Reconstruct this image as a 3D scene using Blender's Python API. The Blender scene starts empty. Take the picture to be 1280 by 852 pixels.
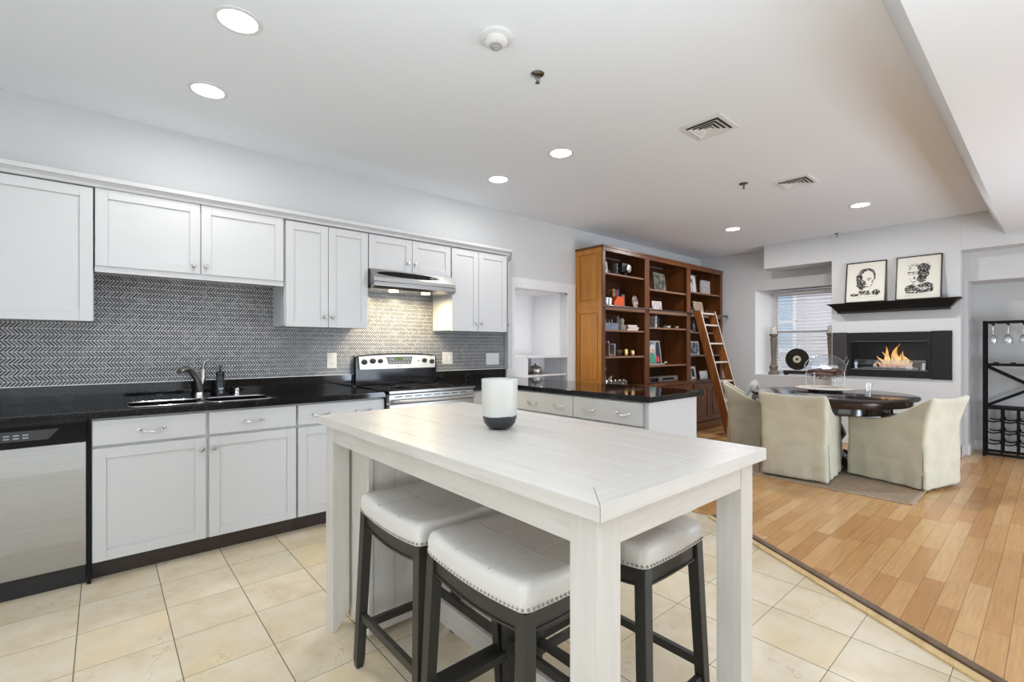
import bpy, math, random
from mathutils import Vector, Matrix, noise
random.seed(7)
PI = math.pi
S = bpy.context.scene
COL = S.collection

# ------------------------------------------------------------------ camera
cd = bpy.data.cameras.new('camera')
cam = bpy.data.objects.new('camera', cd); COL.objects.link(cam)
cd.sensor_width = 36.0
cd.lens = 36.0 * 590 / 1280
cd.shift_y = (433.5 - 426) / 1280
cd.clip_start = 0.05
cam.location = (0, 0, 1.22)
cam.rotation_euler = (math.radians(90), 0, math.radians(49.1 - 90))
S.camera = cam

# ------------------------------------------------------------------ world and exposure
w = bpy.data.worlds.new('sky'); S.world = w; w.use_nodes = True
wn = w.node_tree.nodes; wl = w.node_tree.links
wn['Background'].inputs['Strength'].default_value = 1.0
wn['Background'].inputs['Color'].default_value = (0.86, 0.92, 1.0, 1)
S.view_settings.view_transform = 'Standard'
S.view_settings.look = 'None'
S.view_settings.gamma = 1.0
S.view_settings.use_curve_mapping = False
S.view_settings.exposure = 0.27
S.cycles.use_denoising = True
S.cycles.max_bounces = 10
S.cycles.diffuse_bounces = 6
S.cycles.transparent_max_bounces = 24
S.cycles.sample_clamp_indirect = 6.0
S.cycles.caustics_reflective = False
S.cycles.caustics_refractive = False

LIGHT_K = 1.0
def area(name, loc, rot, sx, sy, power, color=(1, 1, 1), shape='RECTANGLE', spread=None):
    l = bpy.data.lights.new(name, 'AREA'); l.shape = shape; l.size = sx
    if shape in ('RECTANGLE', 'ELLIPSE'): l.size_y = sy
    l.energy = power * LIGHT_K; l.color = color
    if spread: l.spread = spread
    o = bpy.data.objects.new(name, l); COL.objects.link(o)
    o.location = loc; o.rotation_euler = rot
    return o
# added fill panels standing in for daylight, no window seen behind the camera
FILL_COOL = (0.84, 0.92, 1.0)
area('fill_back', (0.6, -2.93, 1.35), (math.radians(100), 0, 0), 3.6, 1.9, 38, FILL_COOL)
area('fill_side', (-2.43, 0.3, 1.35), (math.radians(100), 0, math.radians(-90)), 3.2, 1.9, 62, FILL_COOL)
area('fill_end', (5.0, -2.93, 1.3), (math.radians(94), 0, 0), 2.6, 1.6, 34, FILL_COOL)
# added off-camera lamps brightening the ceiling and far room
area('bounce_fill', (0.2, -0.5, 1.0), (math.radians(180), 0, 0), 1.2, 1.2, 53, FILL_COOL, spread=math.radians(130))
fl2 = area('bounce_fill', (4.6, -2.3, 0.55), (0, 0, 0), 1.4, 1.0, 50, (0.74, 0.86, 1.0), spread=math.radians(150))
fl2.rotation_euler = Vector((0.0, 1.0, 0.25)).to_track_quat('-Z', 'Y').to_euler()
area('daylight_outside', (10.4, 1.5, 5.5), (0, math.radians(40), 0), 5, 5, 330, (0.95, 0.97, 1.0))

# ------------------------------------------------------------------ materials
def new_mat(name):
    m = bpy.data.materials.new(name); m.use_nodes = True
    nt = m.node_tree
    return m, nt, nt.nodes['Principled BSDF']
def link(nt, a, b): nt.links.new(a, b)
def mk(name, col, rough=0.5, metal=0.0, bump=0.0, bscale=200.0, var=0.0, vscale=4.0, spec=None, coat=0, trans=0, ior=None, emit=None, es=0, sheen=0, alpha=1, stretch=None):
    m, nt, b = new_mat(name)
    b.inputs['Base Color'].default_value = (*col, 1)
    b.inputs['Roughness'].default_value = rough
    b.inputs['Metallic'].default_value = metal
    if spec is not None: b.inputs['Specular IOR Level'].default_value = spec
    if coat: b.inputs['Coat Weight'].default_value = coat; b.inputs['Coat Roughness'].default_value = 0.1
    if trans: b.inputs['Transmission Weight'].default_value = trans
    if ior: b.inputs['IOR'].default_value = ior
    if emit: b.inputs['Emission Color'].default_value = (*emit, 1); b.inputs['Emission Strength'].default_value = es
    if sheen: b.inputs['Sheen Weight'].default_value = sheen
    if alpha < 1: b.inputs['Alpha'].default_value = alpha
    if bump or var:
        tc = nt.nodes.new('ShaderNodeTexCoord')
        mp = nt.nodes.new('ShaderNodeMapping'); link(nt, tc.outputs['Object'], mp.inputs[0])
        if stretch: mp.inputs['Scale'].default_value = stretch
    if bump:
        n = nt.nodes.new('ShaderNodeTexNoise'); n.inputs['Scale'].default_value = bscale; n.inputs['Detail'].default_value = 3
        link(nt, mp.outputs[0], n.inputs['Vector'])
        bp = nt.nodes.new('ShaderNodeBump'); bp.inputs['Strength'].default_value = bump; bp.inputs['Distance'].default_value = 0.002
        link(nt, n.outputs[0], bp.inputs['Height']); link(nt, bp.outputs[0], b.inputs['Normal'])
    if var:
        n2 = nt.nodes.new('ShaderNodeTexNoise'); n2.inputs['Scale'].default_value = vscale; n2.inputs['Detail'].default_value = 4
        link(nt, mp.outputs[0], n2.inputs['Vector'])
        r = nt.nodes.new('ShaderNodeValToRGB')
        r.color_ramp.elements[0].position = 0.3; r.color_ramp.elements[1].position = 0.7
        r.color_ramp.elements[0].color = (*[c * (1 - var) for c in col], 1)
        r.color_ramp.elements[1].color = (*[min(1, c * (1 + var)) for c in col], 1)
        link(nt, n2.outputs[0], r.inputs[0]); link(nt, r.outputs[0], b.inputs['Base Color'])
    return m

def N(nt, t, **kw):
    n = nt.nodes.new(t)
    for k, v in kw.items(): setattr(n, k, v)
    return n
def M_(nt, op, a, b=None, c=None):
    n = nt.nodes.new('ShaderNodeMath'); n.operation = op
    for i, v in enumerate((a, b, c)):
        if v is None: continue
        if isinstance(v, (int, float)): n.inputs[i].default_value = v
        else: nt.links.new(v, n.inputs[i])
    return n.outputs[0]
def ramp(nt, fac, stops, interp='LINEAR'):
    r = nt.nodes.new('ShaderNodeValToRGB'); r.color_ramp.interpolation = interp
    e = r.color_ramp.elements
    while len(e) < len(stops): e.new(0.5)
    for i, (p, c) in enumerate(stops): e[i].position = p; e[i].color = (*c, 1)
    nt.links.new(fac, r.inputs[0]); return r.outputs[0]
def mixc(nt, fac, a, b, mode='MIX'):
    n = nt.nodes.new('ShaderNodeMix'); n.data_type = 'RGBA'; n.blend_type = mode
    for sock, v in ((n.inputs[0], fac), (n.inputs[6], a), (n.inputs[7], b)):
        if isinstance(v, (int, float)): sock.default_value = v
        elif isinstance(v, tuple): sock.default_value = (*v, 1)
        else: nt.links.new(v, sock)
    return n.outputs[2]

WALL = mk('wall_paint', (0.615, 0.62, 0.622), 0.85, bump=0.05, bscale=300)
WALLFAR = mk('far_wall_paint', (0.59, 0.595, 0.60), 0.85, bump=0.05, bscale=300)
CEIL = mk('ceiling_paint', (0.815, 0.85, 0.90), 0.9)
TRIMW = mk('trim_white', (0.74, 0.74, 0.745), 0.45)
CAB = mk('cabinet_white', (0.575, 0.578, 0.588), 0.38)
CABIN = mk('cabinet_shadow_gap', (0.35, 0.35, 0.35), 0.6)
NOOKW = mk('nook_white', (0.76, 0.76, 0.77), 0.8)
TOE = mk('toe_kick_brown', (0.030, 0.020, 0.016), 0.35, var=0.3, vscale=3)
BLACKG = mk('black_gloss', (0.008, 0.008, 0.010), 0.10, spec=0.15)
BLACKM = mk('black_matte', (0.014, 0.014, 0.015), 0.5)
BLACKP = mk('black_plastic', (0.02, 0.02, 0.022), 0.35)
CHROME = mk('chrome', (0.75, 0.75, 0.76), 0.12, 1.0)
NICKEL = mk('brushed_nickel', (0.50, 0.48, 0.45), 0.28, 1.0)
DARKNICKEL = mk('dark_nickel', (0.22, 0.21, 0.20), 0.3, 1.0)
STEEL = mk('stainless_steel', (0.40, 0.395, 0.385), 0.33, 0.85, bump=0.12, bscale=60, var=0.05, vscale=3, stretch=(1, 1, 40))
STEELD = mk('stainless_dark', (0.38, 0.38, 0.38), 0.25, 1.0)
PLATE = mk('outlet_plastic', (0.75, 0.74, 0.71), 0.4)
DARKSLOT = mk('dark_slot', (0.05, 0.05, 0.05), 0.6)
STOOLW = mk('stool_black_wood', (0.027, 0.025, 0.021), 0.42, bump=0.1, bscale=80)
LEATHER = mk('stool_leather', (0.66, 0.63, 0.59), 0.36, bump=0.35, bscale=350, var=0.03, vscale=6)
NAIL = mk('nailhead_metal', (0.35, 0.33, 0.30), 0.3, 1.0)
LINEN = mk('slipcover_linen', (0.53, 0.51, 0.40), 0.95, bump=0.8, bscale=90, var=0.07, vscale=7, sheen=0.2)
PILLOWM = None
FRAMEB = mk('black_frame', (0.008, 0.008, 0.008), 0.35, spec=0.3)
PAPER = mk('cream_paper', (0.66, 0.64, 0.575), 0.7)
WHITE = mk('white_plastic', (0.75, 0.75, 0.75), 0.45)
WAX = mk('candle_wax', (0.72, 0.70, 0.66), 0.5)
SILLW = mk('reveal_white', (0.88, 0.88, 0.89), 0.6)
BLIND = mk('blind_slats', (0.60, 0.60, 0.62), 0.5)
DARKTABLE = mk('espresso_wood', (0.016, 0.009, 0.008), 0.16, var=0.3, vscale=8, coat=0.4)
DARKTABLE2 = mk('espresso_apron', (0.025, 0.011, 0.009), 0.25, var=0.3, vscale=8)
IRON = mk('rack_iron', (0.006, 0.006, 0.006), 0.6, spec=0.15)
ORANGE = mk('orange_card', (0.75, 0.10, 0.02), 0.5)
GOLD = mk('gold', (0.70, 0.45, 0.18), 0.3, 1.0)
SILVER = mk('silver', (0.7, 0.7, 0.7), 0.25, 1.0)
DIMGREY = mk('dim_grey', (0.18, 0.18, 0.19), 0.4)
BLUEGREY = mk('blue_grey_box', (0.17, 0.20, 0.26), 0.5, var=0.2, vscale=20)
PINK = mk('pink_book', (0.55, 0.14, 0.18), 0.6)
RED = mk('red_book', (0.40, 0.03, 0.03), 0.6)
BRASSD = mk('aged_brass', (0.22, 0.15, 0.08), 0.4, 0.8)
CANDLEWOOD = mk('candlestick_wood', (0.19, 0.16, 0.125), 0.6, var=0.35, vscale=30)
DARKGREEN = mk('dark_leaf', (0.02, 0.035, 0.02), 0.6)
BEIGE = mk('beige_canvas', (0.42, 0.33, 0.24), 0.7, var=0.1, vscale=30)
TANWOOD = mk('pale_wood', (0.60, 0.44, 0.30), 0.5)
FIREBLACK = mk('fireplace_black', (0.011, 0.011, 0.012), 0.4, spec=0.3)
POTP = mk('potpourri', (0.13, 0.045, 0.025), 0.7, var=0.8, vscale=50)
RECORD = mk('record_disc', (0.018, 0.017, 0.012), 0.25)

def ink_mat(name, lo, th):
    m, nt, b = new_mat(name)
    tc = N(nt, 'ShaderNodeTexCoord'); n = N(nt, 'ShaderNodeTexNoise'); n.inputs['Scale'].default_value = 75; n.inputs['Detail'].default_value = 5
    link(nt, tc.outputs['Object'], n.inputs['Vector'])
    link(nt, ramp(nt, n.outputs[0], [(th, lo), (th + .10, (0.60, 0.58, 0.52))]), b.inputs['Base Color']); b.inputs['Roughness'].default_value = 0.8
    return m
INK = ink_mat('ink', (0.025, 0.023, 0.022), 0.53)
INKL = ink_mat('ink_light', (0.12, 0.115, 0.11), 0.42)
def glass_mat(name, tint=(1, 1, 1), alpha=0.12, rough=0.03):
    m, nt, b = new_mat(name)
    out = nt.nodes['Material Output']; nt.nodes.remove(b)
    t = N(nt, 'ShaderNodeBsdfTransparent'); t.inputs[0].default_value = (*tint, 1)
    g = N(nt, 'ShaderNodeBsdfGlossy'); g.inputs['Roughness'].default_value = rough
    g.inputs[0].default_value = (0.95, 0.97, 1, 1)
    mx = N(nt, 'ShaderNodeMixShader'); mx.inputs[0].default_value = alpha
    link(nt, t.outputs[0], mx.inputs[1]); link(nt, g.outputs[0], mx.inputs[2]); link(nt, mx.outputs[0], out.inputs[0])
    return m
GLASS = glass_mat('clear_glass', alpha=0.10)
GLASSB = glass_mat('vase_glass', (0.93, 0.97, 0.99), 0.10)
CRYSTAL = glass_mat('crystal_glass', (0.85, 0.88, 0.9), 0.4, 0.08)
PINKGLASS = glass_mat('pink_glass', (0.9, 0.75, 0.78), 0.4, 0.1)

def emis(name, col, s):
    m, nt, b = new_mat(name)
    b.inputs['Base Color'].default_value = (0, 0, 0, 1)
    b.inputs['Emission Color'].default_value = (*col, 1); b.inputs['Emission Strength'].default_value = s
    return m
LAMPE = emis('lamp_diffuser', (1, 0.97, 0.92), 14)
HOODE = emis('hood_bulb', (1, 0.86, 0.6), 14)
GREENE = emis('clock_display', (0.25, 0.5, 0.03), 0.35)

# black granite
def granite():
    m, nt, b = new_mat('black_granite')
    tc = N(nt, 'ShaderNodeTexCoord'); n = N(nt, 'ShaderNodeTexNoise'); n.inputs['Scale'].default_value = 260; n.inputs['Detail'].default_value = 2
    link(nt, tc.outputs['Object'], n.inputs['Vector'])
    n2 = N(nt, 'ShaderNodeTexNoise'); n2.inputs['Scale'].default_value = 2.2; n2.inputs['Detail'].default_value = 6; n2.inputs['Distortion'].default_value = 1.5
    link(nt, tc.outputs['Object'], n2.inputs['Vector'])
    c1 = ramp(nt, n.outputs[0], [(0.55, (0.006, 0.006, 0.007)), (0.75, (0.030, 0.030, 0.026))])
    c2 = ramp(nt, n2.outputs[0], [(0.60, (0, 0, 0)), (0.66, (0.02, 0.02, 0.016)), (0.70, (0, 0, 0))])
    link(nt, mixc(nt, 1.0, c1, c2, 'ADD'), b.inputs['Base Color'])
    b.inputs['Roughness'].default_value = 0.07; b.inputs['Specular IOR Level'].default_value = 0.32
    return m
GRANITE = granite()

# chevron mosaic (u along x, v along z, surface local = world)
def chevron():
    m, nt, b = new_mat('chevron_mosaic')
    tc = N(nt, 'ShaderNodeTexCoord'); sp = N(nt, 'ShaderNodeSeparateXYZ'); link(nt, tc.outputs['Object'], sp.inputs[0])
    P, H = 0.0175, 0.034
    v = M_(nt, 'DIVIDE', sp.outputs[2], H)
    row = M_(nt, 'FLOOR', v)
    tri = M_(nt, 'PINGPONG', v, 1.0)
    u = M_(nt, 'ADD', M_(nt, 'DIVIDE', sp.outputs[0], P), M_(nt, 'MULTIPLY', tri, 0.85 * H / P))
    fr = M_(nt, 'FRACT', u); idx = M_(nt, 'FLOOR', u)
    g1 = M_(nt, 'LESS_THAN', fr, 0.27)
    vf = M_(nt, 'FRACT', v)
    g2 = M_(nt, 'LESS_THAN', vf, 0.07)
    g = M_(nt, 'MAXIMUM', g1, g2)
    wn_ = N(nt, 'ShaderNodeTexWhiteNoise', noise_dimensions='2D'); cb = N(nt, 'ShaderNodeCombineXYZ')
    link(nt, idx, cb.inputs[0]); link(nt, row, cb.inputs[1]); link(nt, cb.outputs[0], wn_.inputs['Vector'])
    tile = ramp(nt, wn_.outputs['Value'], [(0.0, (0.020, 0.022, 0.028)), (0.6, (0.040, 0.042, 0.052)), (1.0, (0.13, 0.13, 0.14))])
    link(nt, mixc(nt, g, tile, (0.62, 0.62, 0.62)), b.inputs['Base Color'])
    link(nt, M_(nt, 'ADD', M_(nt, 'MULTIPLY', g, 0.5), 0.25), b.inputs['Roughness'])
    return m
CHEV = chevron()

def tilefloor():
    m, nt, b = new_mat('marble_floor_tile')
    tc = N(nt, 'ShaderNodeTexCoord'); sp = N(nt, 'ShaderNodeSeparateXYZ'); link(nt, tc.outputs['Object'], sp.inputs[0])
    T = 0.3075
    x = M_(nt, 'DIVIDE', M_(nt, 'ADD', sp.outputs[0], 0.084 + 30.75), T)
    y = M_(nt, 'DIVIDE', M_(nt, 'ADD', sp.outputs[1], 0.049 + 30.75), T)
    fx = M_(nt, 'FRACT', x); fy = M_(nt, 'FRACT', y)
    ex = M_(nt, 'MINIMUM', fx, M_(nt, 'SUBTRACT', 1.0, fx)); ey = M_(nt, 'MINIMUM', fy, M_(nt, 'SUBTRACT', 1.0, fy))
    g = M_(nt, 'MAXIMUM', M_(nt, 'LESS_THAN', ex, 0.0062), M_(nt, 'LESS_THAN', ey, 0.0042))
    wn_ = N(nt, 'ShaderNodeTexWhiteNoise', noise_dimensions='2D'); cb = N(nt, 'ShaderNodeCombineXYZ')
    link(nt, M_(nt, 'FLOOR', x), cb.inputs[0]); link(nt, M_(nt, 'FLOOR', y), cb.inputs[1]); link(nt, cb.outputs[0], wn_.inputs['Vector'])
    off = N(nt, 'ShaderNodeVectorMath', operation='MULTIPLY_ADD')
    link(nt, wn_.outputs['Color'], off.inputs[0]); off.inputs[1].default_value = (20, 20, 20); link(nt, tc.outputs['Object'], off.inputs[2])
    n1 = N(nt, 'ShaderNodeTexNoise'); n1.inputs['Scale'].default_value = 6; n1.inputs['Detail'].default_value = 8; n1.inputs['Roughness'].default_value = 0.6
    link(nt, off.outputs[0], n1.inputs['Vector'])
    base = ramp(nt, n1.outputs[0], [(0.25, (0.58, 0.475, 0.31)), (0.5, (0.69, 0.60, 0.44)), (0.75, (0.75, 0.68, 0.56))])
    pertile = ramp(nt, wn_.outputs['Value'], [(0, (0.91, 0.90, 0.88)), (1, (1, 1, 1))])
    base = mixc(nt, 1.0, base, pertile, 'MULTIPLY')
    n2 = N(nt, 'ShaderNodeTexNoise'); n2.inputs['Scale'].default_value = 3.2; n2.inputs['Detail'].default_value = 6; n2.inputs['Distortion'].default_value = 0.8
    link(nt, off.outputs[0], n2.inputs['Vector'])
    vein = M_(nt, 'ABSOLUTE', M_(nt, 'SUBTRACT', n2.outputs[0], 0.62))
    vm = M_(nt, 'LESS_THAN', vein, 0.0022)
    base = mixc(nt, M_(nt, 'MULTIPLY', vm, 0.55), base, (0.30, 0.21, 0.12))
    n3 = N(nt, 'ShaderNodeTexNoise'); n3.inputs['Scale'].default_value = 2.0; n3.inputs['Detail'].default_value = 3; link(nt, off.outputs[0], n3.inputs['Vector'])
    base = mixc(nt, ramp(nt, n3.outputs[0], [(0.56, (0, 0, 0)), (0.72, (0.6, 0.6, 0.6))]), base, (0.70, 0.55, 0.30))
    n4 = N(nt, 'ShaderNodeTexNoise'); n4.inputs['Scale'].default_value = 9; n4.inputs['Detail'].default_value = 4; n4.inputs['Distortion'].default_value = 1.2; link(nt, off.outputs[0], n4.inputs['Vector'])
    v4 = M_(nt, 'LESS_THAN', M_(nt, 'ABSOLUTE', M_(nt, 'SUBTRACT', n4.outputs[0], 0.70)), 0.006)
    base = mixc(nt, M_(nt, 'MULTIPLY', v4, 0.45), base, (0.33, 0.22, 0.12))
    link(nt, mixc(nt, g, base, (0.13, 0.105, 0.08)), b.inputs['Base Color'])
    link(nt, M_(nt, 'ADD', 0.28, M_(nt, 'MULTIPLY', g, 0.5)), b.inputs['Roughness'])
    return m
TILE = tilefloor()

def woodfloor():
    m, nt, b = new_mat('oak_plank_floor')
    tc = N(nt, 'ShaderNodeTexCoord'); sp = N(nt, 'ShaderNodeSeparateXYZ'); link(nt, tc.outputs['Object'], sp.inputs[0])
    W = 0.083
    y = M_(nt, 'DIVIDE', M_(nt, 'ADD', sp.outputs[1], 10.0), W)
    row = M_(nt, 'FLOOR', y)
    w1 = N(nt, 'ShaderNodeTexWhiteNoise', noise_dimensions='1D'); link(nt, row, w1.inputs['W'])
    x = M_(nt, 'DIVIDE', M_(nt, 'ADD', sp.outputs[0], M_(nt, 'MULTIPLY', w1.outputs['Value'], 3.0)), 0.62)
    ix = M_(nt, 'FLOOR', x); fx = M_(nt, 'FRACT', x); fy = M_(nt, 'FRACT', y)
    w2 = N(nt, 'ShaderNodeTexWhiteNoise', noise_dimensions='2D'); cb = N(nt, 'ShaderNodeCombineXYZ')
    link(nt, ix, cb.inputs[0]); link(nt, row, cb.inputs[1]); link(nt, cb.outputs[0], w2.inputs['Vector'])
    tone = ramp(nt, w2.outputs['Value'], [(0.0, (0.45, 0.225, 0.080)), (0.3, (0.52, 0.285, 0.110)), (0.7, (0.585, 0.345, 0.145)), (1.0, (0.64, 0.415, 0.20))])
    mp = N(nt, 'ShaderNodeMapping'); mp.inputs['Scale'].default_value = (2.0, 30, 1); link(nt, tc.outputs['Object'], mp.inputs[0])
    n = N(nt, 'ShaderNodeTexNoise'); n.inputs['Scale'].default_value = 2.5; n.inputs['Detail'].default_value = 6
    link(nt, mp.outputs[0], n.inputs['Vector'])
    grain = ramp(nt, n.outputs[0], [(0.3, (0.86, 0.84, 0.82)), (0.7, (1.08, 1.06, 1.04))])
    c = mixc(nt, 1.0, tone, grain, 'MULTIPLY')
    g = M_(nt, 'MAXIMUM', M_(nt, 'LESS_THAN', fy, 0.028), M_(nt, 'LESS_THAN', fx, 0.004))
    link(nt, mixc(nt, M_(nt, 'MULTIPLY', g, 0.75), c, (0.10, 0.05, 0.025)), b.inputs['Base Color'])
    b.inputs['Roughness'].default_value = 0.22
    return m
WOOD = woodfloor()

def grainwood(name, lo, hi, rough=0.35, axis='z', dens=14, coat=0.0):
    m, nt, b = new_mat(name)
    tc = N(nt, 'ShaderNodeTexCoord'); mp = N(nt, 'ShaderNodeMapping')
    sc = {'z': (dens, dens, 1.0), 'x': (1.0, dens, dens), 'y': (dens, 1.0, dens)}[axis]
    mp.inputs['Scale'].default_value = sc; link(nt, tc.outputs['Object'], mp.inputs[0])
    n = N(nt, 'ShaderNodeTexNoise'); n.inputs['Scale'].default_value = 1.6; n.inputs['Detail'].default_value = 8; n.inputs['Distortion'].default_value = 0.6
    link(nt, mp.outputs[0], n.inputs['Vector'])
    c = ramp(nt, n.outputs[0], [(0.3, lo), (0.7, hi)])
    link(nt, c, b.inputs['Base Color']); b.inputs['Roughness'].default_value = rough
    if coat: b.inputs['Coat Weight'].default_value = coat
    bp = N(nt, 'ShaderNodeBump'); bp.inputs['Strength'].default_value = 0.12; bp.inputs['Distance'].default_value = 0.002
    link(nt, n.outputs[0], bp.inputs['Height']); link(nt, bp.outputs[0], b.inputs['Normal'])
    return m
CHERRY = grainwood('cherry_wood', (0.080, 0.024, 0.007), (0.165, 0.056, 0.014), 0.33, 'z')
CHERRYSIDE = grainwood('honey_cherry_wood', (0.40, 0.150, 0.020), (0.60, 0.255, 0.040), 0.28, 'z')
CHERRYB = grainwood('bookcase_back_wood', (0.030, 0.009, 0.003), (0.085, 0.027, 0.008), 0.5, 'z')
LADW = grainwood('ladder_wood', (0.13, 0.042, 0.009), (0.25, 0.085, 0.019), 0.35, 'z')
LADT = mk('ladder_tread_edge', (0.68, 0.62, 0.56), 0.35)
STRIPD = grainwood('transition_dark', (0.09, 0.055, 0.033), (0.17, 0.11, 0.07), 0.5, 'x')
PINE = grainwood('pine_strip', (0.55, 0.38, 0.17), (0.70, 0.52, 0.28), 0.5, 'x')

def whitewash(name, axis):
    m, nt, b = new_mat(name); lo0 = (0.55, 0.51, 0.46) if axis != 'z' else (0.62, 0.59, 0.55)
    tc = N(nt, 'ShaderNodeTexCoord'); mp = N(nt, 'ShaderNodeMapping')
    mp.inputs['Scale'].default_value = {'y': (22, 1.2, 22), 'x': (1.2, 22, 22), 'z': (22, 22, 1.2)}[axis]
    link(nt, tc.outputs['Object'], mp.inputs[0])
    n = N(nt, 'ShaderNodeTexNoise'); n.inputs['Scale'].default_value = 3; n.inputs['Detail'].default_value = 8; n.inputs['Roughness'].default_value = 0.65
    link(nt, mp.outputs[0], n.inputs['Vector'])
    n2 = N(nt, 'ShaderNodeTexNoise'); n2.inputs['Scale'].default_value = 3.0; n2.inputs['Detail'].default_value = 3
    link(nt, tc.outputs['Object'], n2.inputs['Vector'])
    c = ramp(nt, n.outputs[0], [(0.25, lo0), (0.42, (0.59, 0.56, 0.52)), (0.6, (0.625, 0.597, 0.558)), (0.8, (0.665, 0.643, 0.61))])
    c2 = ramp(nt, n2.outputs[0], [(0.35, (0.95, 0.94, 0.925)), (0.6, (1, 1, 1))])
    link(nt, mixc(nt, 1.0, c, c2, 'MULTIPLY'), b.inputs['Base Color'])
    b.inputs['Roughness'].default_value = 0.34
    bp = N(nt, 'ShaderNodeBump'); bp.inputs['Strength'].default_value = 0.25; bp.inputs['Distance'].default_value = 0.0015
    link(nt, n.outputs[0], bp.inputs['Height']); link(nt, bp.outputs[0], b.inputs['Normal'])
    return m
WWY = whitewash('whitewashed_wood_long', 'y'); WWX = whitewash('whitewashed_wood_cross', 'x'); WWZ = whitewash('whitewashed_wood_upright', 'z')

# ------------------------------------------------------------------ mesh builder
ORG = {}
def worg(o): return ORG.get(o.name, Vector((0, 0, 0))) if o is not None else Vector((0, 0, 0))
class MB:
    def __init__(s): s.v = []; s.f = []; s.mi = []; s.cur = 0
    def mat(s, i): s.cur = i; return s
    def add(s, vs, fs):
        o = len(s.v); s.v += [tuple(p) for p in vs]
        for f in fs: s.f.append([i + o for i in f]); s.mi.append(s.cur)
        return s
    def box(s, x0, x1, y0, y1, z0, z1):
        if x0 > x1: x0, x1 = x1, x0
        if y0 > y1: y0, y1 = y1, y0
        if z0 > z1: z0, z1 = z1, z0
        v = [(x0, y0, z0), (x1, y0, z0), (x1, y1, z0), (x0, y1, z0), (x0, y0, z1), (x1, y0, z1), (x1, y1, z1), (x0, y1, z1)]
        return s.add(v, [(0, 3, 2, 1), (4, 5, 6, 7), (0, 1, 5, 4), (1, 2, 6, 5), (2, 3, 7, 6), (3, 0, 4, 7)])
    def hexa(s, b, t):   # bottom 4 pts ccw, top 4 pts
        return s.add(list(b) + list(t), [(0, 3, 2, 1), (4, 5, 6, 7), (0, 1, 5, 4), (1, 2, 6, 5), (2, 3, 7, 6), (3, 0, 4, 7)])
    def prism(s, pts, axis, a, b):
        n = len(pts)
        def p3(p, t):
            return {'z': (p[0], p[1], t), 'y': (p[0], t, p[1]), 'x': (t, p[0], p[1])}[axis]
        v = [p3(p, a) for p in pts] + [p3(p, b) for p in pts]
        fs = [tuple(range(n))[::-1], tuple(range(n, 2 * n))]
        fs += [(i, (i + 1) % n, n + (i + 1) % n, n + i) for i in range(n)]
        return s.add(v, fs)
    def lathe(s, prof, c=(0, 0, 0), seg=24, axis='z', cap=True):
        v = []; fs = []
        for r, h in prof:
            for k in range(seg):
                a = 2 * PI * k / seg; x, y = r * math.cos(a), r * math.sin(a)
                p = {'z': (x, y, h), 'y': (x, h, y), 'x': (h, x, y)}[axis]
                v.append((p[0] + c[0], p[1] + c[1], p[2] + c[2]))
        n = len(prof)
        for i in range(n - 1):
            for k in range(seg):
                k2 = (k + 1) % seg
                fs.append((i * seg + k, i * seg + k2, (i + 1) * seg + k2, (i + 1) * seg + k))
        if cap:
            if prof[0][0] > 1e-5: fs.append(tuple(range(seg))[::-1])
            if prof[-1][0] > 1e-5: fs.append(tuple((n - 1) * seg + k for k in range(seg)))
        return s.add(v, fs)
    def sphere(s, c, r, sx=1, sy=1, sz=1, seg=12, rings=8):
        prof = [(max(1e-6, math.sin(PI * i / rings)) * r, -math.cos(PI * i / rings) * r) for i in range(rings + 1)]
        o = len(s.v); s.lathe(prof, (0, 0, 0), seg, cap=False)
        for i in range(o, len(s.v)):
            p = s.v[i]; s.v[i] = (p[0] * sx + c[0], p[1] * sy + c[1], p[2] * sz + c[2])
        return s
    def tube(s, pts, r, seg=8, closed=False, radii=None):
        pts = [Vector(p) for p in pts]; n = len(pts); v = []; fs = []
        up = Vector((0, 0, 1)); prev = None
        for i, p in enumerate(pts):
            if closed: d = pts[(i + 1) % n] - pts[i - 1]
            else: d = pts[min(i + 1, n - 1)] - pts[max(i - 1, 0)]
            d.normalize()
            if prev is None:
                a = d.orthogonal().normalized()
            else:
                a = (prev - d * prev.dot(d))
                a = a.normalized() if a.length > 1e-6 else d.orthogonal().normalized()
            prev = a; b_ = d.cross(a)
            rr = radii[i] if radii else r
            for k in range(seg):
                t = 2 * PI * k / seg; q = p + a * math.cos(t) * rr + b_ * math.sin(t) * rr
                v.append(tuple(q))
        m = n if closed else n - 1
        for i in range(m):
            j = (i + 1) % n
            for k in range(seg):
                k2 = (k + 1) % seg; fs.append((i * seg + k, i * seg + k2, j * seg + k2, j * seg + k))
        if not closed:
            fs.append(tuple(range(seg))[::-1]); fs.append(tuple((n - 1) * seg + k for k in range(seg)))
        return s.add(v, fs)
    def bar(s, p, q, w, h, up=(0, 0, 1)):   # rectangular bar from p to q, w sideways, h along up
        p = Vector(p); q = Vector(q); d = (q - p).normalized(); u = Vector(up); sd = d.cross(u).normalized(); u = sd.cross(d).normalized()
        sd *= w / 2; u = u * h / 2
        return s.hexa([p - sd - u, p + sd - u, p + sd + u, p - sd + u], [q - sd - u, q + sd - u, q + sd + u, q - sd + u])
    def xf(s, M, start=0):
        for i in range(start, len(s.v)): s.v[i] = tuple(M @ Vector(s.v[i]))
        return s
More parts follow.
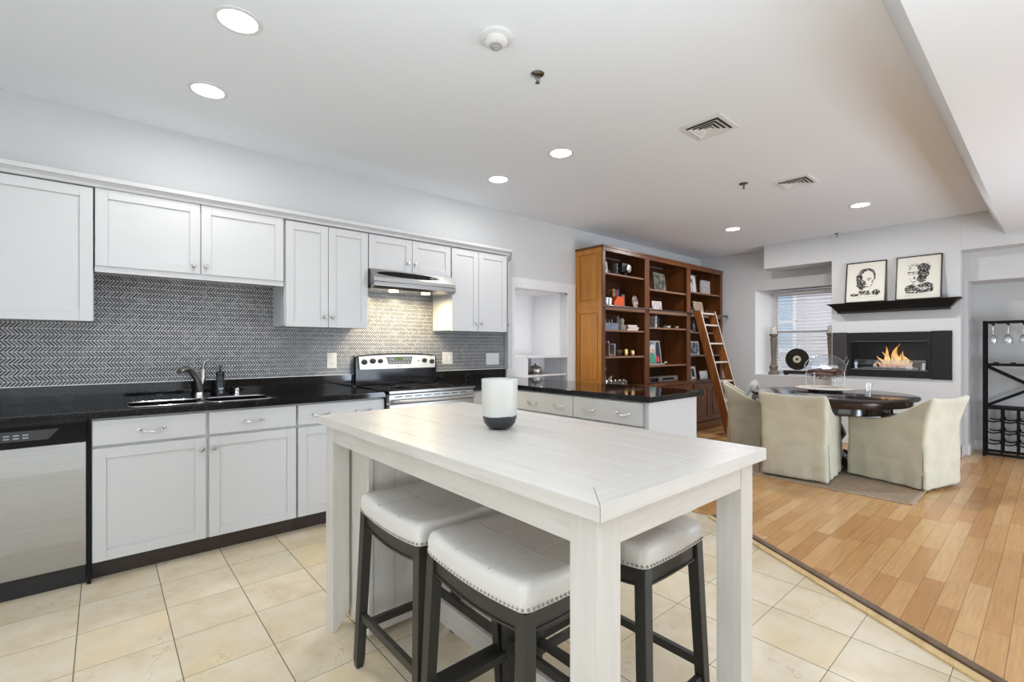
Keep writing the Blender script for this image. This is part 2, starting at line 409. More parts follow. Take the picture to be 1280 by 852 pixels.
    def build(s, name, mats, parent=None, local=False, smooth=None, bev=0, base=True, bseg=2, loc=None):
        if not isinstance(mats, (list, tuple)): mats = [mats]
        vs = [Vector(p) for p in s.v]
        if parent is not None:
            off = Vector((0, 0, 0)) if local else worg(parent)
            org = Vector((0, 0, 0))
        elif local:
            off = Vector((0, 0, 0)); org = Vector(loc) if loc else Vector((0, 0, 0))
        else:
            xs = [p.x for p in vs]; ys = [p.y for p in vs]; zs = [p.z for p in vs]
            off = Vector(((min(xs) + max(xs)) / 2, (min(ys) + max(ys)) / 2, min(zs))) if base else Vector((0, 0, 0))
            org = off
        me = bpy.data.meshes.new(name)
        me.from_pydata([tuple(p - off) for p in vs], [], s.f)
        for m in mats: me.materials.append(m)
        for p, mi in zip(me.polygons, s.mi): p.material_index = mi
        me.validate(); me.update()
        import bmesh as _b
        bm = _b.new(); bm.from_mesh(me); _b.ops.recalc_face_normals(bm, faces=bm.faces); bm.to_mesh(me); bm.free()
        if smooth:
            me.shade_smooth(); me.set_sharp_from_angle(angle=math.radians(smooth))
        o = bpy.data.objects.new(name, me); COL.objects.link(o)
        o.location = org
        if parent is not None:
            o.parent = parent; ORG[o.name] = worg(parent)
        else: ORG[o.name] = org.copy()
        if bev:
            bm_ = o.modifiers.new('bevel', 'BEVEL'); bm_.width = bev; bm_.segments = bseg; bm_.limit_method = 'ANGLE'; bm_.angle_limit = math.radians(40)
            bm_.harden_normals = False
        return o
def tag(o, label=None, cat=None, group=None, kind=None):
    if label: o['label'] = label
    if cat: o['category'] = cat
    if group: o['group'] = group
    if kind: o['kind'] = kind
    return o
def thing(name, label, cat, loc=(0, 0, 0), rz=0, group=None):
    o = bpy.data.objects.new(name, None); COL.objects.link(o); o.empty_display_size = 0.1
    o.location = loc; o.rotation_euler = (0, 0, rz); ORG[o.name] = Vector(loc)
    return tag(o, label, cat, group)
def struct(name, mb, m, **k):
    k.setdefault('base', False)
    o = mb.build(name, m, **k); o['kind'] = 'structure'; return o
def copy_tree(o, parent=None):
    c = o.copy(); COL.objects.link(c); c.parent = parent; ORG[c.name] = ORG.get(o.name, Vector((0, 0, 0)))
    for ch in list(o.children): copy_tree(ch, c)
    return c
def copy_at(o, loc, rz=None, label=None):
    c = copy_tree(o); c.location = loc
    if rz is not None: c.rotation_euler = (0, 0, rz)
    if label: c['label'] = label
    return c

# ------------------------------------------------------------------ room shell
WY = 3.87; CZ = 2.665; FX = 7.10; BX = 7.50
tile_poly = [(-2.5, -3), (0.575, -3), (2.46, 0.14), (3.17, 1.30), (3.33, 1.62), (3.30, 1.75), (3.30, 3.87), (-2.5, 3.87)]
wood_poly = [(0.575, -3), (8.3, -3), (8.3, 3.87), (3.30, 3.87), (3.30, 1.75), (3.33, 1.62), (3.17, 1.30), (2.46, 0.14)]
struct('floor', MB().prism(tile_poly, 'z', -0.06, 0.0), TILE)
struct('floor_wood', MB().prism(wood_poly, 'z', -0.06, 0.006), WOOD)
def strip(offa, offb, z0, z1):
    # band following the diagonal edge between tile and planks
    pts = [(0.575, -3.0), (2.46, 0.14), (3.17, 1.30)]
    d = Vector((3.17 - 2.46, 1.30 - 0.14)).normalized(); nrm = Vector((-d.y, d.x))
    p0 = Vector(pts[0]); p2 = Vector(pts[2])
    e2 = Vector((3.335, 1.60)); e3 = Vector((3.305, 1.70)); n2 = Vector((-1, 0.1)).normalized()
    L = [p0 + nrm * offa, p2 + nrm * offa, e2 + nrm * offa * 0.9]
    R = [e2 + nrm * offb * 0.9, p2 + nrm * offb, p0 + nrm * offb]
    return MB().prism([tuple(p) for p in L + R], 'z', z0, z1)
struct('trim_1', strip(0.0, 0.040, 0.0, 0.022), STRIPD, bev=0.004)
struct('trim_2', strip(0.042, 0.082, 0.0, 0.012), PINE, bev=0.003)

struct('ceiling', MB().box(-2.5, FX + 0.4, 0.48, WY, CZ, CZ + 0.08), CEIL)
# slope and lower ceiling on the right
struct('ceiling_low', MB().prism([(0.48, CZ), (0.347, 2.394), (-3.0, 2.394), (-3.0, CZ + 0.08), (0.48, CZ + 0.08)], 'x', 1.5, FX + 0.45), CEIL)
struct('ceiling_back', MB().box(-2.5, 1.5, -3.0, 0.48, CZ, CZ + 0.08), CEIL)

# kitchen wall with the recess opening x 3.38..4.23
wl_ = MB().box(-2.5, 3.38, WY, WY + 0.12, 0, CZ).box(4.23, BX + 0.3, WY, WY + 0.12, 0, CZ).box(3.38, 4.23, WY, WY + 0.12, 1.98, CZ)
struct('wall_left', wl_, WALL)
# recess: back, side, ceiling and cubby
nk = MB()
nk.box(3.26, 4.33, 4.455, 4.50, 0.0, 2.0)
nk.box(3.26, 3.38, WY + 0.12, 4.455, 0.0, 2.0)
nk.box(4.23, 4.33, WY + 0.12, 4.455, 0.0, 2.0)
nk.box(3.38, 4.23, WY + 0.12, 4.455, 1.87, 1.98)
nk.box(3.38, 3.59, WY + 0.0, 4.455, 0.0, 1.115)
nk.box(3.59, 4.23, WY + 0.0, 4.455, 1.095, 1.115)
nk.box(3.59, 4.23, WY + 0.0, 4.455, 0.0, 0.70)
nk.box(3.59, 4.23, 4.25, 4.455, 0.70, 1.095)
nk.box(3.90, 3.915, 4.15, 4.25, 0.90, 1.095)
struct('wall_recess', nk, NOOKW)
struct('trim_3', MB().box(3.59, 4.23, WY + 0.01, 4.25, 0.885, 0.90), NOOKW)
ct = MB().box(3.24, 4.372, WY - 0.012, WY, 1.868, 1.98).box(4.23, 4.372, WY - 0.012, WY, 0.0, 1.868).box(3.27, 3.385, WY - 0.012, WY, 0.89, 1.868)
ct.box(3.385, 4.23, WY - 0.012, WY, 0.62, 0.74).box(3.57, 4.23, WY - 0.018, WY, 1.095, 1.118)
struct('trim_4', ct, TRIMW, bev=0.002)

# far wall: window niche in wall x=7.5, chimney breast x=7.1, alcove on the right
ny0, ny1, nz0, nz1 = 1.90, 3.006, 0.80, 2.066
wy0, wy1, wz0, wz1 = 1.90, 2.825, 0.815, 2.04
fw = MB().box(BX, 7.8, ny1, WY + 0.12, 0, CZ + 0.08).box(BX, 7.8, 1.86, ny1, 0, nz0).box(BX, 7.8, 1.86, ny1, nz1, CZ + 0.08)
struct('wall_far', fw, WALLFAR)
rv = MB()
rv.hexa([(BX, ny1, nz0), (BX, ny1 + .001, nz0), (7.8, wy1 + .001, nz0), (7.8, wy1, nz0)], [(BX, ny1, nz1), (BX, ny1 + .001, nz1), (7.8, wy1 + .001, nz1), (7.8, wy1, nz1)])
rv = MB().prism([(BX + 0.0005, ny1), (7.8, wy1), (7.8, ny1)], 'z', nz0, nz1)
struct('trim_5', rv, SILLW)
struct('trim_6', MB().box(BX - 0.004, 7.8, 1.90, ny1 - 0.001, nz0 - 0.001, nz0 + 0.012), SILLW)
# chimney breast with the fireplace opening
oy0, oy1, oz0, oz1 = 0.955, 1.695, 0.95, 1.287
cb = MB()
cb.box(FX, 7.8, 0.689, oy0, 0, CZ + 0.08).box(FX, 7.8, oy1, 1.90, 0, CZ + 0.08).box(FX, 7.8, oy0, oy1, 0, oz0).box(FX, 7.8, oy0, oy1, oz1, CZ + 0.08).box(7.42, 7.8, oy0, oy1, oz0, oz1)
struct('wall_chimney', cb, WALLFAR)
struct('wall_soffit', MB().box(FX, BX, 1.90, 2.726, 2.328, CZ), WALLFAR)
al = MB().box(FX, 7.35, -3.0, 0.688, 2.28, CZ + 0.08).box(7.351, 7.45, -3.0, 0.6535, 1.957, CZ + 0.08).box(7.35, 8.2, 0.654, 0.688, 0, 2.2795).box(7.82, 8.2, -3.0, 0.654, 0, 2.28).box(7.45, 8.2, -3.0, 0.654, 1.957, 2.28)
struct('wall_alcove', al, WALLFAR)
# room behind the camera
struct('wall_back', MB().box(-2.5, 8.3, -3.1, -3.0, 0, CZ), WALL)
struct('wall_side', MB().box(-2.6, -2.5, -3.1, WY + 0.12, 0, CZ), WALL)
for i, (x0, x1, z0, z1) in enumerate([(-1.25, 2.45, 0.35, 2.32), (3.65, 6.35, 0.45, 2.15)]):
    f = MB().box(x0, x1, -3.0, -2.96, z0, z0 + .06).box(x0, x1, -3.0, -2.96, z1 - .06, z1).box(x0, x0 + .06, -3.0, -2.96, z0, z1).box(x1 - .06, x1, -3.0, -2.96, z0, z1)
    struct('window_%d' % (i + 2), f, TRIMW)  # frame added around a back fill panel, window itself unseen
f = MB().box(-2.5, -2.46, -1.35, 1.95, 0.35, 0.41).box(-2.5, -2.46, -1.35, 1.95, 2.26, 2.32).box(-2.5, -2.46, -1.35, -1.29, 0.35, 2.32).box(-2.5, -2.46, 1.89, 1.95, 0.35, 2.32)
struct('window_4', f, TRIMW)  # likewise added, set round the side fill panel
# baseboards
bb = MB().box(BX - 0.015, BX, 1.92, WY, 0.006, 0.10).box(FX - 0.015, FX, 0.675, 1.90, 0.006, 0.135).box(FX - 0.015, 7.35, 0.674, 0.689, 0.006, 0.135)
struct('baseboard_far', bb, TRIMW, bev=0.003)
struct('baseboard_alcove', MB().box(7.805, 7.82, -3, 0.654, 0.006, 0.12).box(7.35, 7.805, 0.639, 0.654, 0.006, 0.12), TRIMW)

# window in the niche
win = MB(); fz = 1.44
win.box(7.74, 7.79, 1.90, wy1, wz0, wz0 + .05).box(7.74, 7.79, 1.90, wy1, wz1 - .05, wz1).box(7.74, 7.79, wy1 - .05, wy1, wz0, wz1).box(7.74, 7.79, 1.90, 1.93, wz0, wz1).box(7.735, 7.785, 1.93, wy1 - .05, fz - .025, fz + .025)
wo = struct('window_1', win, TRIMW, bev=0.003)
MB().box(7.763, 7.767, 1.93, wy1 - .05, wz0 + .05, wz1 - .05).build('pane', GLASS, wo)
# blind
bl = thing('window_blind', 'white horizontal slat blind hanging in the window niche left of the fireplace', 'blind', (7.65, 2.36, 0.86))
MB().box(7.62, 7.70, 1.905, 2.79, 1.975, 2.045).build('headrail', mk('blind_valance', (0.42, 0.42, 0.43), 0.5), bl, bev=0.004)
s_ = MB()
for k in range(23):
    z = 1.945 - k * 0.0485
    s_.hexa([(7.632, 1.91, z - .004), (7.682, 1.91, z + .010), (7.682, 1.91, z + .013), (7.632, 1.91, z - .001)], [(7.632, 2.785, z - .004), (7.682, 2.785, z + .010), (7.682, 2.785, z + .013), (7.632, 2.785, z - .001)])
s_.build('slats', BLIND, bl)
c_ = MB()
for yy in (2.05, 2.36, 2.66): c_.tube([(7.66, yy, 1.975), (7.66, yy, 0.88)], 0.0015, 5)
c_.build('ladder_cord', WHITE, bl)
MB().box(7.64, 7.68, 1.91, 2.785, 0.845, 0.862).build('bottom_rail', BLIND, bl)
# the house across the street
nb = thing('neighbour_building', 'pale brick building seen through the blind of the niche window', 'building', (12.0, 3.2, -3))
brick = new_mat('pale_brick'); nt = brick[1]; tc = N(nt, 'ShaderNodeTexCoord'); bt = N(nt, 'ShaderNodeTexBrick'); mp = N(nt, 'ShaderNodeMapping'); mp.inputs['Rotation'].default_value = (PI / 2, 0, PI / 2)
link(nt, tc.outputs['Object'], mp.inputs[0]); link(nt, mp.outputs[0], bt.inputs['Vector']); bt.inputs['Scale'].default_value = 4
bt.inputs['Color1'].default_value = (0.55, 0.48, 0.52, 1); bt.inputs['Color2'].default_value = (0.50, 0.43, 0.47, 1); bt.inputs['Mortar'].default_value = (0.6, 0.56, 0.58, 1)
link(nt, bt.outputs[0], brick[2].inputs['Base Color']); brick[2].inputs['Roughness'].default_value = 0.9
MB().box(12.0, 12.5, -4, 10, -3, 8).build('facade', brick[0], nb)
for yy, zz in ((3.9, 1.1), (2.2, 1.1), (5.6, 1.1)):
    f = MB().box(11.96, 12.0, yy, yy + .75, zz, zz + .08).box(11.96, 12.0, yy, yy + .75, zz + 1.35, zz + 1.43).box(11.96, 12.0, yy, yy + .07, zz, zz + 1.43).box(11.96, 12.0, yy + .68, yy + .75, zz, zz + 1.43).box(11.97, 12.0, yy, yy + .75, zz + .68, zz + .74).build('window', WHITE, nb)
    MB().box(11.985, 11.995, yy + .07, yy + .68, zz + .08, zz + 1.35).build('pane', mk('far_pane', (0.45, 0.55, 0.65), 0.1), f)

# ------------------------------------------------------------------ kitchen: hardware helpers
def shaker(mb, a0, a1, z0, z1, d0, t=0.02, face='y', fw=0.055, rec=0.007):
    """door slab; a along the front, d0 = front plane coordinate, facing -y or -x"""
    def bx(p0, p1, q0, q1, e0, e1):
        if face == 'y': mb.box(p0, p1, e0, e1, q0, q1)
        else: mb.box(e0, e1, p0, p1, q0, q1)
    bx(a0 + fw, a1 - fw, z0 + fw, z1 - fw, d0 + rec, d0 + t)
    bx(a0, a0 + fw, z0, z1, d0, d0 + t); bx(a1 - fw, a1, z0, z1, d0, d0 + t)
    bx(a0 + fw, a1 - fw, z0, z0 + fw, d0, d0 + t); bx(a0 + fw, a1 - fw, z1 - fw, z1, d0, d0 + t)
    return mb
def knob(par, a, z, d, face='y', m=None, name='knob'):
    prof = [(0.008, 0), (0.006, 0.004), (0.005, 0.012), (0.012, 0.017), (0.0135, 0.022), (0.010, 0.027), (0.0001, 0.029)]
    mb = MB(); o = 0
    mb.lathe([(r, -h) for r, h in prof], (0, 0, 0), 14, axis=face, cap=False)
    T = Matrix.Translation((a, d, z)) if face == 'y' else Matrix.Translation((d, a, z))
    return mb.xf(T).build(name, m or NICKEL, par, smooth=40)
def pull(par, a, z, d, face='y', half=0.055, m=None):
    pts = []
    for k in range(13):
        t = -1 + 2 * k / 12
        out = 0.030 * (1 - abs(t) ** 3)
        zz = z + 0.004 - 0.010 * (1 - t * t)
        pts.append((a + t * half, d - out - 0.001, zz) if face == 'y' else (d - out - 0.001, a + t * half, zz))
    mb = MB().tube(pts, 0.0042, 8, radii=[0.0055 if abs(k - 6) > 4 else 0.0042 for k in range(13)])
    for sgn in (-1, 1):
        p = (a + sgn * half, d, z + .004) if face == 'y' else (d, a + sgn * half, z + .004)
        mb.lathe([(0.008, 0.0), (0.008, -0.004), (0.005, -0.006)], p, 10, axis=face)
    return mb.build('handle', m or CHROME, par, smooth=50)

# ------------------------------------------------------------------ backsplash and outlets
bs = MB().box(-2.0, 3.24, WY - 0.012, WY, 0.9905, 2.10)
struct('trim_7', bs, CHEV)
struct('trim_8', MB().box(-2.0, 3.24, WY - 0.0235, WY - 0.0125, 0.9905, 0.9955), TRIMW)
def outlet(x0, x1, z0, z1, label, kind):
    t = thing('wall_outlet' if kind != 'switch' else 'light_switch', label, 'outlet' if kind != 'switch' else 'switch', ((x0 + x1) / 2, WY - 0.012, z0))
    y = WY - 0.012
    MB().box(x0, x1, y - 0.006, y - .0002, z0, z1).build('cover_plate', PLATE, t, bev=0.002)
    cx = (x0 + x1) / 2; cz = (z0 + z1) / 2
    if kind == 'outlet':
        for dz in (-0.022, 0.022):
            r = MB().lathe([(0.016, -0.0075), (0.016, -0.005)], (cx, y, cz + dz), 16, axis='y').build('receptacle', PLATE, t)
            MB().box(cx - .007, cx - .005, y - .0085, y - .0076, cz + dz - .004, cz + dz + .006).box(cx + .005, cx + .007, y - .0085, y - .0076, cz + dz - .004, cz + dz + .006).build('slot', DARKSLOT, r)
    else:
        n = 3 if kind == 'switch' else 2
        for k in range(n):
            xx = cx + (k - (n - 1) / 2) * 0.046
            MB().box(xx - .014, xx + .014, y - 0.010, y - .0062, cz - .03, cz + .03).build('rocker', WHITE, t, bev=0.0015)
outlet(1.364, 1.443, 1.047, 1.172, 'single white outlet plate on the chevron tile left of the range', 'outlet')
outlet(2.455, 2.572, 1.055, 1.172, 'white two gang plate on the tile just right of the range', 'double')
outlet(2.985, 3.155, 1.035, 1.155, 'wide white switch plate at the right end of the tile', 'switch')

# ------------------------------------------------------------------ upper cabinets
UY = 3.54; UB = 3.562
def upper(x0, x1, z0, doors, label, knobs, dz1=2.11, railz=None, seam=0.004, group=None):
    t = thing('wall_cabinet', label, 'cabinet', ((x0 + x1) / 2, (UB + WY) / 2, z0), group=group)
    MB().box(x0 + .001, x1 - .001, UB, WY - 0.013, z0, 2.118).build('body', CAB, t, bev=0.0015)
    if railz: MB().box(x0 + .002, x1 - .002, UB - .012, UB - 0.0005, railz, z0 + 0.012).build('light_rail', CAB, t)
    n = len(doors)
    for i, (a, b) in enumerate(doors):
        d = shaker(MB(), a, b, z0 + (0.012 if railz else -0.005), dz1, UY, 0.0215).build('door', CAB, t, bev=0.0015)
        k = knobs[i]
        if k is not None: knob(d, k, z0 + (0.07 if not railz else 0.06), UY)
    return t
upper(-0.66, -0.040, 1.37, [(-0.655, -0.044)], 'tall white wall cabinet at the far left above the dishwasher', [None], 2.112)
upper(-0.038, 0.958, 1.668, [(-0.034, 0.463), (0.469, 0.954)], 'short wide white wall cabinet above the sink', [0.428, 0.492], 2.118, railz=1.645)
upper(0.962, 1.575, 1.37, [(0.969, 1.262), (1.266, 1.571)], 'tall two-door white wall cabinet between sink and range hood', [1.234, 1.292], 2.11)
upper(1.577, 2.348, 1.842, [(1.580, 1.957), (1.962, 2.343)], 'small two-door white wall cabinet over the range hood', [1.918, 1.986], 2.11)
upper(2.350, 3.0, 1.37, [(2.357, 2.651), (2.656, 2.994)], 'tall two-door white wall cabinet right of the range hood', [2.624, 2.686], 2.108)
# angled end unit
t = thing('corner_cabinet', 'narrow angled white end cabinet beside the wall recess', 'cabinet', (3.08, 3.75, 1.37))
MB().prism([(3.002, 3.575), (3.002, 3.856), (3.235, 3.856)], 'z', 1.37, 2.118).build('body', CAB, t, bev=0.001)
ad = MB().box(0.02, 0.335, -0.021, -0.001, 1.375, 2.108)
ang = math.atan2(3.856 - 3.575, 0.233)
ad.xf(Matrix.Translation((3.002, 3.573, 0)) @ Matrix.Rotation(ang, 4, 'Z'))
dd = ad.build('door', CAB, t, bev=0.0015)
kb = MB().lathe([(0.006, 0), (0.005, -0.012), (0.012, -0.017), (0.012, -0.023), (0.0001, -0.028)], (0, 0, 0), 12, axis='y', cap=False)
kb.xf(Matrix.Translation((3.002, 3.573, 0)) @ Matrix.Rotation(ang, 4, 'Z') @ Matrix.Translation((0.05, -0.021, 1.44))).build('knob', NICKEL, dd, smooth=40)
MB().box(3.2365, 3.295, 3.80, 3.869, 0.9905, 2.118).build('end_trim', CAB, t, bev=0.002)
# crown
def sweep_profile(prof, path, name, m, parent=None, **k):
    """prof: (outward, z); path: plan points, outward is to the right of travel"""
    pts = [Vector(p) for p in path]; n = len(pts); rings = []
    for i in range(n):
        if i == 0: d = (pts[1] - pts[0]).normalized(); nr = Vector((d.y, -d.x)); sc = 1
        elif i == n - 1: d = (pts[-1] - pts[-2]).normalized(); nr = Vector((d.y, -d.x)); sc = 1
        else:
            d1 = (pts[i] - pts[i - 1]).normalized(); d2 = (pts[i + 1] - pts[i]).normalized()
            n1 = Vector((d1.y, -d1.x)); n2 = Vector((d2.y, -d2.x)); nr = (n1 + n2).normalized(); sc = 1 / max(0.3, nr.dot(n1))
        rings.append([(pts[i].x + nr.x * o * sc, pts[i].y + nr.y * o * sc, z) for o, z in prof])
    mb = MB(); P = len(prof); vs = [q for r in rings for q in r]; fs = []
    for i in range(n - 1):
        for j in range(P):
            j2 = (j + 1) % P; fs.append((i * P + j, i * P + j2, (i + 1) * P + j2, (i + 1) * P + j))
    fs.append(tuple(range(P))[::-1]); fs.append(tuple((n - 1) * P + j for j in range(P)))
    mb.add(vs, fs); return mb
crp = [(0.0, 2.1195), (0.012, 2.1195), (0.014, 2.135), (0.030, 2.150), (0.040, 2.152), (0.044, 2.175), (0.0, 2.175)]
cr = sweep_profile(crp, [(-0.68, 3.545), (3.02, 3.545), (3.29, 3.868)], 'crown', CAB)
cr.box(-0.68, 3.0, 3.546, 3.868, 2.1195, 2.13)
tag(cr.build('crown_moulding', CAB), 'long white crown moulding running along the top of all wall cabinets', 'moulding')

# ------------------------------------------------------------------ range hood
h = thing('range_hood', 'stainless steel range hood with lit bulbs over the range', 'range hood', (1.96, 3.65, 1.66))
hx0, hx1 = 1.582, 2.338
MB().prism([(3.515, 1.838), (WY - .014, 1.838), (WY - .014, 1.70), (3.575, 1.70), (3.455, 1.735), (3.455, 1.765)], 'x', hx0, hx1).build('canopy', STEEL, h, bev=0.003)
MB().prism([(3.450, 1.700), (3.450, 1.732), (3.575, 1.698), (WY - .014, 1.698), (WY - .014, 1.680), (3.485, 1.680)], 'x', hx0, hx1).build('lower_lip', STEELD, h, bev=0.003)
vt = MB()
vt.lathe([(0.0001, 0), (0.5, 0), (0.5, 0.001)], (0, 0, 0), 40, axis='y', cap=True)
fcy = 3.455; 
# the front face slopes from (3.46,1.838) to (3.40,1.765)
sl = math.atan2(3.46 - 3.40, 1.838 - 1.765)
T = Matrix.Translation((1.90, 3.4840, 1.8035)) @ Matrix.Rotation(-sl, 4, 'X') @ Matrix.Diagonal((0.56, 1, 0.06, 1))
vt.xf(T).build('vent_grille', BLACKG, h)
bt_ = MB()
for k in range(6): bt_.sphere((2.10 + k * 0.016, 3.478, 1.800), 0.005, seg=8, rings=5)
bt_.build('control_buttons', SILVER, h)
for x in (1.80, 2.10):
    MB().lathe([(0.0001, 1.6795), (0.035, 1.6795), (0.038, 1.672), (0.0001, 1.668)], (x, 3.56, 0), 18, cap=False).build('bulb', HOODE, h, smooth=60)
    area('hood_light', (x, 3.60, 1.655), (0, 0, 0), 0.07, 0.07, 5.0, (1.0, 0.83, 0.52), 'DISK')

# ------------------------------------------------------------------ base cabinets (kitchen wall)
BY = 3.255
def toe(x0, x1, name, **k): pass
def base_cab(x0, x1, label, fronts, name='base_cabinet'):
    t = thing(name, label, 'cabinet', ((x0 + x1) / 2, 3.55, 0))
    (MB().box(x0, x1, BY + 0.0225, WY - .002, 0.10, 0.69).box(x0, x1, BY + .0225, BY + .045, 0.69, 0.848).box(x0, x0 + .018, BY + .045, WY - .002, 0.69, 0.848).box(x1 - .018, x1, BY + .045, WY - .002, 0.69, 0.848)).build('body', CAB, t)
    MB().box(x0, x1, 3.325, 3.345, 0.0, 0.0995).build('toe_kick', TOE, t)
    for kind, a, b, z0, z1, hw in fronts:
        if kind == 'door':
            d = shaker(MB(), a, b, z0, z1, BY, 0.022).build('door', CAB, t, bev=0.0015)
            if hw is not None: knob(d, hw, z1 - 0.065, BY)
        else:
            d = MB().box(a, b, BY, BY + 0.022, z0, z1).build('drawer', CAB, t, bev=0.003)
            for x in hw: pull(d, x, (z0 + z1) / 2 - 0.004, BY)
base_cab(-0.045, 0.960, 'wide white base cabinet below the sink with two false drawers', [
    ('drawer', -0.042, 0.455, 0.706, 0.838, [0.203]), ('drawer', 0.470, 0.953, 0.706, 0.838, [0.702]),
    ('door', -0.042, 0.455, 0.104, 0.692, 0.432), ('door', 0.470, 0.953, 0.104, 0.692, 0.492)])
base_cab(0.962, 1.574, 'white base cabinet between sink cabinet and range', [
    ('drawer', 0.967, 1.571, 0.706, 0.838, [1.113, 1.408]),
    ('door', 0.967, 1.266, 0.104, 0.692, 1.245), ('door', 1.270, 1.571, 0.104, 0.692, 1.292)])
base_cab(2.360, 2.712, 'narrow white base cabinet tucked right of the range', [
    ('drawer', 2.365, 2.700, 0.706, 0.838, [2.53]), ('door', 2.365, 2.700, 0.104, 0.692, 2.40)])

# dishwasher
d = thing('dishwasher', 'stainless dishwasher with black control panel at left end', 'dishwasher', (-0.365, 3.55, 0))
MB().box(-0.665, -0.064, 3.285, 3.84, 0.10, 0.845).build('tub', BLACKM, d)
dr = MB().prism([(3.262, 0.105), (3.284, 0.105), (3.284, 0.735), (3.262, 0.735), (3.252, 0.60), (3.250, 0.42), (3.252, 0.24)], 'x', -0.662, -0.066)
dr.build('door', STEEL, d, bev=0.002)
pn = MB(); npts = 14; vs = []; 
for k in range(npts + 1):
    x = -0.662 + k * (0.596) / npts; u = (x + 0.364) / 0.298; zb = 0.737 - 0.012 * (1 - u * u) if False else 0.748 - 0.014 * (1 - u * u)
    vs += [(x, 3.246, zb), (x, 3.246, 0.832), (x, 3.286, 0.832), (x, 3.286, zb)]
fs = []
for k in range(npts):
    o = k * 4
    for j in range(4): fs.append((o + j, o + (j + 1) % 4, o + 4 + (j + 1) % 4, o + 4 + j))
fs += [(0, 1, 2, 3), tuple(npts * 4 + j for j in (3, 2, 1, 0))]
pn.add(vs, fs); cpn = pn.build('control_panel', BLACKG, d)
MB().prism([(-0.60, 0.816), (-0.165, 0.816), (-0.205, 0.768), (-0.60, 0.768)], 'y', 3.2435, 3.2455).build('button_strip', mk('panel_grey', (0.03, 0.03, 0.035), 0.3), cpn)
lb = MB()
for k in range(5):
    for j in range(2): lb.box(-0.42 + k * 0.032, -0.42 + k * 0.032 + 0.020, 3.2425, 3.2432, 0.780 + j * .014, 0.786 + j * .014)
lb.build('button_marks', mk('mark_grey', (0.35, 0.37, 0.42), 0.5), cpn)
MB().box(-0.66, -0.068, 3.30, 3.34, 0.0, 0.0995).build('toe_panel', BLACKM, d)
MB().box(-0.0625, -0.0465, 3.262, 3.30, 0.0, 0.845).build('gap_shade', BLACKG, d)  # black strip standing for the shade in the gap beside the dishwasher

# worktops
def worktop_left():
    t = thing('worktop', 'long black granite worktop with sink, left of the range', 'worktop', (0.45, 3.55, 0.85))
    sx0, sx1, sy0, sy1 = 0.10, 0.845, 3.315, 3.63
    m = MB(); O = [(-0.70, 3.232), (1.574, 3.232), (1.574, WY - .001), (-0.70, WY - .001)]; I = [(sx0, sy0), (sx1, sy0), (sx1, sy1), (sx0, sy1)]
    vs = [(x, y, z) for z in (0.8505, 0.89) for x, y in O + I]; fs = []
    for k in range(4):
        k2 = (k + 1) % 4
        fs += [(8 + k, 8 + k2, 12 + k2, 12 + k), (k, 4 + k, 4 + k2, k2), (k, k2, 8 + k2, 8 + k), (4 + k, 12 + k, 12 + k2, 4 + k2)]
    m.add(vs, fs).build('slab', GRANITE, t, bev=0.0045)
    MB().box(-0.70, 1.574, WY - .025, WY - .0005, 0.8905, 0.990).build('upstand', GRANITE, t)
    return (sx0, sx1, sy0, sy1)
sx0, sx1, sy0, sy1 = worktop_left()
sk = thing('kitchen_sink', 'double stainless undermount sink set in the black granite', 'sink', (0.47, 3.47, 0.70))
xm = (sx0 + sx1) / 2
for (a, b) in ((sx0 - .004, xm - .012), (xm + .012, sx1 + .004)):
    m = MB(); y0, y1 = sy0 - .004, sy1 + .004; z0, z1 = 0.70, 0.878; t_ = 0.003
    m.box(a, b, y0, y1, z0, z0 + t_).box(a, a + t_, y0, y1, z0, z1).box(b - t_, b, y0, y1, z0, z1).box(a, b, y0, y0 + t_, z0, z1).box(a, b, y1 - t_, y1, z0, z1)
    bw = m.build('basin', STEEL, sk)
    MB().lathe([(0.0001, z0 + .006), (0.03, z0 + .006), (0.035, z0 + .0035)], ((a + b) / 2, (y0 + y1) / 2, 0), 20, cap=False).build('drain', DARKNICKEL, bw)
rm = MB()
for (a_, b_) in ((sx0 + .004, xm - .006), (xm + .006, sx1 - .004)):
    q0_, q1_, c_r = sy0 + .006, sy1 - .006, .07; ring = []
    for (cx_, cy_, a0_) in ((b_ - c_r, q1_ - c_r, 0), (a_ + c_r, q1_ - c_r, 90), (a_ + c_r, q0_ + c_r, 180), (b_ - c_r, q0_ + c_r, 270)):
        for k in range(7): an = math.radians(a0_ + k * 15); ring.append((cx_ + c_r * math.cos(an), cy_ + c_r * math.sin(an), .888))
    rm.tube(ring, .0055, 8, closed=True)
rm.build('rim', CHROME, sk, smooth=60)
MB().box(xm - .0118, xm + .0118, sy0 - .002, sy1 - .003, 0.862, 0.872).build('divider', STEEL, sk, bev=0.003)

# faucet
fx, fy = 0.485, 3.735
fa = thing('faucet', 'brushed nickel pull-out kitchen faucet leaning over the sink', 'faucet', (fx, fy, 0.8905))
MB().lathe([(0.030, 0.8905), (0.030, 0.897), (0.026, 0.900), (0.0235, 0.93)], (fx, fy, 0), 20).build('base', CHROME, fa, smooth=40)
pts = [(fx, fy, 0.915), (fx - .004, fy - .01, 0.96), (fx - .018, fy - .03, 1.01), (fx - .042, fy - .055, 1.05), (fx - .065, fy - .085, 1.075)]
sp_ = MB().tube(pts, 0.02, 14, radii=[0.0235, 0.0225, 0.021, 0.020, 0.019]).build('spout', NICKEL, fa, smooth=60)
MB().tube([(fx - .066, fy - .086, 1.0755), (fx - .085, fy - .11, 1.082), (fx - .108, fy - .14, 1.078), (fx - .125, fy - .165, 1.066)], 0.02, 14, radii=[0.0195, 0.021, 0.0205, 0.015]).build('spray_head', NICKEL, sp_, smooth=60)
